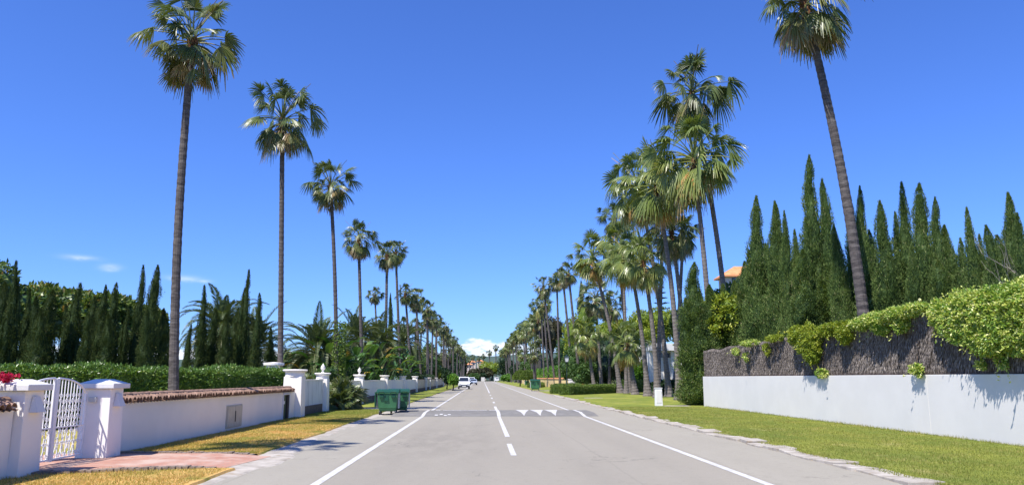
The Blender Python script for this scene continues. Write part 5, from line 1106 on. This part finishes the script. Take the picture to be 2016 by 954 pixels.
# ochre wall, orange pillar, white gateposts
ow = thing('garden_wall', 'low ochre yellow wall with clay tile top behind the far green container', 'wall', (12, 150, 0))
g = G(); g.hexa([(12.0, 128, 0), (12.3, 128, 0), (12.0, 230, 0), (11.7, 230, 0)], [(12.0, 128, 1.5), (12.3, 128, 1.5), (12.0, 230, 1.5), (11.7, 230, 1.5)]); g.hexa([(12.0, 127.7, 0), (14.2, 118.5, 0), (14.4, 118.6, 0), (12.3, 128, 0)], [(12.0, 127.7, 1.5), (14.2, 118.5, 1.5), (14.4, 118.6, 1.5), (12.3, 128, 1.5)]); g.build('wall', M['ochre'], ow)
g = G(); g.hexa([(11.9, 127.9, 1.503), (12.4, 128, 1.503), (12.1, 230, 1.503), (11.6, 230, 1.503)], [(11.95, 127.9, 1.68), (12.35, 128, 1.68), (12.05, 230, 1.68), (11.65, 230, 1.68)]); g.hexa([(11.9, 127.6, 1.505), (14.1, 118.4, 1.505), (14.55, 118.6, 1.505), (12.4, 128, 1.505)], [(11.95, 127.6, 1.70), (14.15, 118.45, 1.70), (14.5, 118.6, 1.70), (12.4, 128, 1.70)]); g.build('tile_coping', M['rooftile'], ow)
op = thing('gate_pillar', 'orange rendered pillar at the end of the ochre wall', 'pillar', (14.5, 116.5, 0))
g = G(); g.box(13.9, 15.5, 116.2, 117.2, 0, 1.65); g.build('shaft', M['orange'], op, bevel=.02); g = G(); g.frust(14.7, 116.7, 1.653, 1.85, .95, .65, .5, .3); g.build('cap', M['rooftile'], op)
for k, (px, lb, w) in enumerate(((1124.5, 'white gatepost with grey mailbox beside the orange pillar', .38), (1133, 'taller plain white gatepost nearest the clipped hedge', .42))):
    c = atY(px, 744, 103); t = thing('gatepost', lb, 'gatepost', (c.x, 103, 0)); h = 1.45 + .35 * k
    g = G(); g.frust(c.x, 103, 0, h, w, w, w * .97, w * .97); g.build('shaft', M['white2'], t, bevel=.02); g = G(); g.frust(c.x, 103, h + .002, h + .07, w + .05, w + .05, w + .03, w + .03); g.build('cap', M['white2'], t)
    if k == 0: g = G(); g.box(c.x - .2, c.x + .2, 103 - w - .09, 103 - w - .02, .55, 1.15); g.build('mailbox', M['greystrip'], t, bevel=.01)

# street lamp
def lamp(x, y, label):
    t = thing('street_lamp', label, 'street lamp', (x, y, 0))
    g = G(); g.lathe(x, y, [(.17, 0), (.17, .08), (.13, .12), (.12, .42), (.15, .46), (.09, .52), (.07, .75), (.09, .78), (.05, .84), (.045, 1.8), (.065, 1.84), (.038, 1.9), (.032, 3.0), (.055, 3.04), (.03, 3.08), (.10, 3.16)], 14); g.build('post', M['blackiron'], t, smooth=True)
    g = G(); g.frust(x, y, 3.162, 3.58, .13, .13, .20, .20); g.build('lantern_glass', M['lampglass'], t)
    g = G()
    for sx in (-1, 1):
        for sy in (-1, 1): g.tube([(x + sx * .135, y + sy * .135, 3.16), (x + sx * .205, y + sy * .205, 3.59)], .012, 5)
    g.build('lantern_frame', M['blackiron'], t)
    g = G(); g.frust(x, y, 3.583, 3.62, .235, .235, .235, .235); g.frust(x, y, 3.622, 3.74, .22, .22, .08, .08); g.lathe(x, y, [(.07, 3.742), (.05, 3.80), (.02, 3.84), (.005, 3.90)], 10); g.build('lantern_roof', M['blackiron'], t)
    return t
c = ground(1116.5, 777.5); lamp(c.x, c.y, 'green cast iron street lamp with square lantern in front of the clipped hedge')

# white utility post
c = ground(1297, 798, 0.05); ub = thing('utility_cabinet', 'narrow weathered white utility post standing on the right lawn in front of the grove', 'utility post', (c.x, c.y, 0.04))
g = G(); g.frust(c.x, c.y, .0, 1.03, .21, .14, .19, .12); g.build('body', M['weathered'], ub, bevel=.015); g = G(); g.box(c.x - .215, c.x + .215, c.y - .145, c.y + .145, 1.032, 1.07); g.build('lid', M['weathered'], ub, bevel=.01)
g = G(); g.box(c.x - .15, c.x + .15, c.y - .150, c.y - .142, .2, .9); g.build('door', M['white2'], ub)

# modern white house behind the grove
y0 = 88; X = lambda px: atY(px, 720, y0).x; Zz = lambda py: atY(1310, py, y0).z
mh = thing('modern_house', 'white modern house with flat roof and open terrace behind the palm grove', 'house', (X(1310), y0 + 3, 0))
zt, zl, zb2, z0_ = Zz(676), Zz(690), Zz(712), Zz(752)
g = G(); g.box(X(1279), X(1290), y0, y0 + 6, z0_, zl); g.box(X(1290), X(1322), y0 + .5, y0 + 6, z0_, zl); g.box(X(1322), X(1347), y0, y0 + 6, z0_ - .8, zl)
g.build('wall', M['white2'], mh)
g = G(); g.box(X(1277), X(1349), y0 - .6, y0 + 7.2, zl + .003, zt); g.build('roof_slab', M['white2'], mh, bevel=.02)
g = G(); g.box(X(1293), X(1321), y0 + .42, y0 + .49, zl - .75, zl - .25); g.build('window', M['glass'], mh)
g = G(); g.box(X(1293), X(1301), y0 + .44, y0 + .49, Zz(727), Zz(714)); g.build('window', M['greystrip'], mh)
g = G(); g.box(X(1309), X(1311), y0 + .40, y0 + .49, z0_ + .1, zb2 + .8); g.build('pilaster', M['beige'], mh)
g = G(); g.box(X(1281), X(1345), y0 + 1.2, y0 + 5.9, 0, z0_ - .803); g.build('basement', M['darkline'], mh)
# tiled roof house behind the cypresses
c = atY(1440, 522, 75); k = 75 / 1523
hs = house(c.x - 0.6, c.x + 4.5, 75, 77.5, 0, atY(1440, 545, 75).z, 'white2', 'house with orange clay tile roof showing between the palm trunks and the cypresses', 1.1, [(c.x + 0.4, atY(1440, 560, 75).z, 0.8, .7)], over=.4)

# ================================================================== bins
def bin_parts(t, W=1.0, Dp=1.15, H=1.10):
    """four-wheeled refuse container, long side W along x"""
    g = G(); a, b_ = W / 2, Dp / 2
    g.frust(0, 0, .17, .30, a * .72, b_ * .72, a * .82, b_ * .82); g.frust(0, 0, .302, H - .13, a * .82, b_ * .82, a * .96, b_ * .96); g.frust(0, 0, H - .128, H - .06, a * 1.02, b_ * 1.02, a * 1.03, b_ * 1.03); g.build('body', M['greenplastic'], t, bevel=.025)
    g = G(); 
    m = 8; V = []
    for (x, q) in ((-a * 1.04, 1), (a * 1.04, 1)):
        for k in range(m + 1):
            u = -1 + 2 * k / m; V.append((x, u * b_ * 1.04, H - .055 + .14 * (1 - u * u)))
    F = [(k, k + 1, m + 2 + k, m + 1 + k) for k in range(m)]; n0 = len(V); g.add(V, [np.array(F)[:, ::-1], np.array([list(range(m + 1))]), np.array([[m + 1 + k for k in reversed(range(m + 1))]]), np.array([(0, m + 1, 2 * m + 1, m)])]); lid = g.build('lid', M['darkgreenplastic'], t)
    for sx in (-.55, .55):
        g = G(); g.box(sx * a - .10, sx * a + .10, -b_ * 1.0 - .03, -b_ * .93, H - .30, H - .16); g.build('lifting_pocket', M['darkgreenplastic'], t, bevel=.01)
        g = G(); g.tube([(sx * a - .13, -b_ * 1.04, H - .10), (sx * a - .10, -b_ * 1.04 - .06, H - .04), (sx * a + .10, -b_ * 1.04 - .06, H - .04), (sx * a + .13, -b_ * 1.04, H - .10)], .018, 6); g.build('handle', M['darkgreenplastic'], t)
    g = G(); g.box(-a * .35, a * .1, -b_ * .95 - .012, -b_ * .93, H - .45, H - .18); g.build('label_panel', M['darkgreenplastic'], t)
    for s in (-1, 1):
        g = G(); g.box(s * a * .99 - .03, s * a * .99 + .03, -b_ * .55, -b_ * .30, .30, H - .10); g.box(s * a * .99 - .03, s * a * .99 + .03, b_ * .30, b_ * .55, .30, H - .10); g.build('lifting_bar', M['greystrip'], t, bevel=.008)
        for q in (-1, 1):
            w = G(); w.cylx(s * a * .72, q * b_ * .66, .095, .095, .05); wh = w.build('wheel', M['rubber'], t)
            w = G(); w.box(s * a * .72 - .035, s * a * .72 + .035, q * b_ * .66 - .03, q * b_ * .66 + .03, .10, .20); w.build('fork', M['greystrip'], wh)
bn = thing('waste_container', 'nearer of the two green waste containers on the left road edge, with dark lid flap', 'waste container', (0, 0, 0), 'green waste containers')
bin_parts(bn)
def place_bin(px, py, rz, lab, s=1, first=None):
    o = first or copy_tree(bn); c = ground(px, py); o.location = (c.x, c.y, 0.0); o.rotation_euler = (0, 0, R(rz)); o.scale = (s, s, s); o['label'] = lab; return o
b2 = place_bin(785, 813, 4, 'farther green waste container on the left road edge, half hidden by the nearer one', 0.95)
b3 = place_bin(1054, 769, -6, 'pale green waste container on the right road edge near the ochre wall', 1.25)
b4 = place_bin(1037, 758.5, 5, 'small dark green waste container behind the pale green one on the right', 0.9)
place_bin(764, 815.5, 2, bn['label'], 0.95, bn)
# side flap of lid hanging at the near bin's left
g = G(); c = bn.location; g.box(-.60, -.535, -.52, .40, .38, 1.06); fl = G()
o = bpy.data.objects.new('lid_flap', g.mesh('lid_flap', M['darkgreenplastic'])); C.objects.link(o); o.parent = bn; m_ = o.modifiers.new('bevel', 'BEVEL'); m_.width = .02

# ================================================================== cars
def car(px, py, rz, label, body, name='parked_van', L=4.2, Wd=1.75, Ht=1.82, van=True, cat='van'):
    c = ground(px, py); t = thing(name, label, cat, (0, 0, 0)); a = Wd / 2
    if van: prof = [(0, .35), (0, .80), (.10, .92), (.95, 1.08), (1.55, Ht - .06), (1.8, Ht), (L - .15, Ht - .02), (L, 1.0), (L, .35)]
    else: prof = [(0, .32), (0, .68), (.12, .80), (1.05, .92), (1.75, Ht - .06), (2.1, Ht), (3.1, Ht - .03), (3.75, 1.0), (L, .90), (L, .32)]
    # front of the car at y = 0 (faces the camera)
    g = G(); n = len(prof); V = []
    def wz(z): return a * (1 - 0.16 * max(0, (z - .95) / (Ht - .95)))
    for s in (-1, 1):
        for (y, z) in prof: V.append((s * wz(z), y, z))
    F = [np.array([(k, (k + 1) % n, n + (k + 1) % n, n + k)]) for k in range(n)] + [np.array([list(reversed(range(n)))]), np.array([[n + k for k in range(n)]])]
    g.add(V, F); bd = g.build('body', body, t, bevel=.06)
    p3_, p4_ = prof[3], prof[4]; yc0, zc0, yc1, zc1 = p3_[0], p3_[1], p4_[0], p4_[1]
    g = G(); q = lambda u, s, o_: (s * (wz(zc0 + (zc1 - zc0) * u) - .12), yc0 + (yc1 - yc0) * u - o_, zc0 + (zc1 - zc0) * u + o_ * .6)
    g.hexa([q(.10, -1, .0), q(.10, 1, .0), q(.92, 1, .0), q(.92, -1, .0)], [q(.10, -1, .02), q(.10, 1, .02), q(.92, 1, .02), q(.92, -1, .02)]); g.build('windscreen', M['glass'], t)
    for s in (-1, 1):
        g = G(); x = lambda z: s * (wz(z) + .006); za, zb_ = (1.12, Ht - .18) if van else (.97, Ht - .14); ya, yb = yc1 - .25, yc1 + 1.0
        g.hexa([(x(za) - .01, ya - .15, za), (x(za) + .01, ya - .15, za), (x(za) + .01, yb, za), (x(za) - .01, yb, za)], [(x(zb_) - .01, ya + .12, zb_), (x(zb_) + .01, ya + .12, zb_), (x(zb_) + .01, yb, zb_), (x(zb_) - .01, yb, zb_)]); g.build('side_window', M['glass'], t)
        g = G(); g.box(s * .62 - .16, s * .62 + .16, -.03, .03, .68, .84); g.build('headlight', M['lampglass'], t, bevel=.02)
        g = G(); g.box(s * (a + .10) - .08, s * (a + .10) + .08, yc0 + .35, yc0 + .45, 1.05, 1.22); g.build('mirror', M['bumper'], t, bevel=.02)
        for y in (.75, L - .8):
            w = G(); w.cylx(s * (a - .10), y, .32, .32, .2); wh = w.build('wheel', M['rubber'], t); w = G(); w.cylx(s * (a - .0), y, .32, .19, .02); w.build('rim', M['greystrip'], wh)
    g = G(); g.box(-a * .98, a * .98, -.07, .05, .28, .56); g.build('bumper', M['bumper'], t, bevel=.03)
    g = G(); g.box(-.5, .5, -.02, .02, .60, .66); g.build('grille', M['bumper'], t)
    g = G(); g.box(-.26, .26, -.09, -.072, .38, .49); g.build('number_plate', M['plate'], t)
    t.location = (c.x, c.y, 0); t.rotation_euler = (0, 0, R(rz)); return t
car(913.5, 765.3, 2, 'small white panel van parked facing the camera on the left road edge', M['carwhite'])
car(932.5, 757, 3, 'pale blue car parked behind the white van on the left', M['carblue'], 'parked_car', 4.2, 1.75, 1.42, False, 'car')
car(929.5, 755, 3, 'white van parked beyond the pale blue car, mostly hidden by it', M['carwhite'], 'parked_van', 4.6, 1.8, 1.9)
car(978.5, 750.5, -2, 'white car parked on the far right near the road end', M['carwhite'], 'parked_car', 4.4, 1.9, 1.9, True, 'car')

# palm outside the frame whose shadow falls on the verge
fan_palm((-9.7, 13.4, 0), (-9.55, 13.7, 11.8), 'fan palm beside the near wall, outside the photo, casting the dark shadow over the verge', 1.8, .23, .16, boots=True)

# ================================================================== grass
def grass(name, x0, x1, y0, y1, n, mat, label, h=0.045, z=0.048, seed=1, xwob=0.06, w=0.011):
    r = np.random.default_rng(seed); u = r.random(n) ** 1.6; y = y0 + (y1 - y0) * u; x = x0 + (x1 - x0) * r.random(n)
    cl = 0.5 + 0.5 * np.sin(x * 3.1 + np.sin(y * 2.2) * 2) * np.sin(y * 1.7 + x); hh = h * r.uniform(.5, 1.35, n) * (0.7 + 0.6 * cl)
    P = np.stack([x, y, np.full(n, z - .004)], 1); A = unit(np.stack([r.normal(size=n) * .45, r.normal(size=n) * .45, np.ones(n)], 1)); Sd = unit(np.cross(A, r.normal(size=(n, 3))))
    V = np.stack([P - Sd * w / 2, P + Sd * w / 2, P + A * hh[:, None]], 1).reshape(-1, 3); F = np.arange(3 * n).reshape(-1, 3)
    g = G(); g.add(V, F, np.repeat(np.clip(.25 + .35 * cl + r.normal(size=n) * .2, 0, 1), 3)); o = g.build(name, mat); tag(o, label, 'grass', None, 'stuff'); return o
grass('grass', XR + .27, XRW - .02, 9, 43, 120000, M['blade'], 'short mown grass of the right lawn', seed=1)
grass('grass', XL + .04, XLW, 16.75, 31, 60000, M['dryblade'], 'patchy dry and green grass of the left verge', seed=2)
grass('grass', XL + .04, XLW, 27, 40.2, 34000, M['blade'], 'greener short grass of the left verge near the bins', seed=12)
grass('grass', XL + .33, XLW, 8.5, 14.0, 42000, M['dryblade'], 'dry grass in front of the brick drive', seed=3)
r = np.random.default_rng(5)
grass('weeds', XRW - .12, XRW - .01, 9, 43, 4500, M['blade'], 'taller weeds along the foot of the white wall', h=.09, seed=6)
grass('weeds', XR + .02, XR + .36, 8, 40, 7000, M['blade'], 'tufts of grass creeping over the kerb', h=.05, seed=7, z=.04)
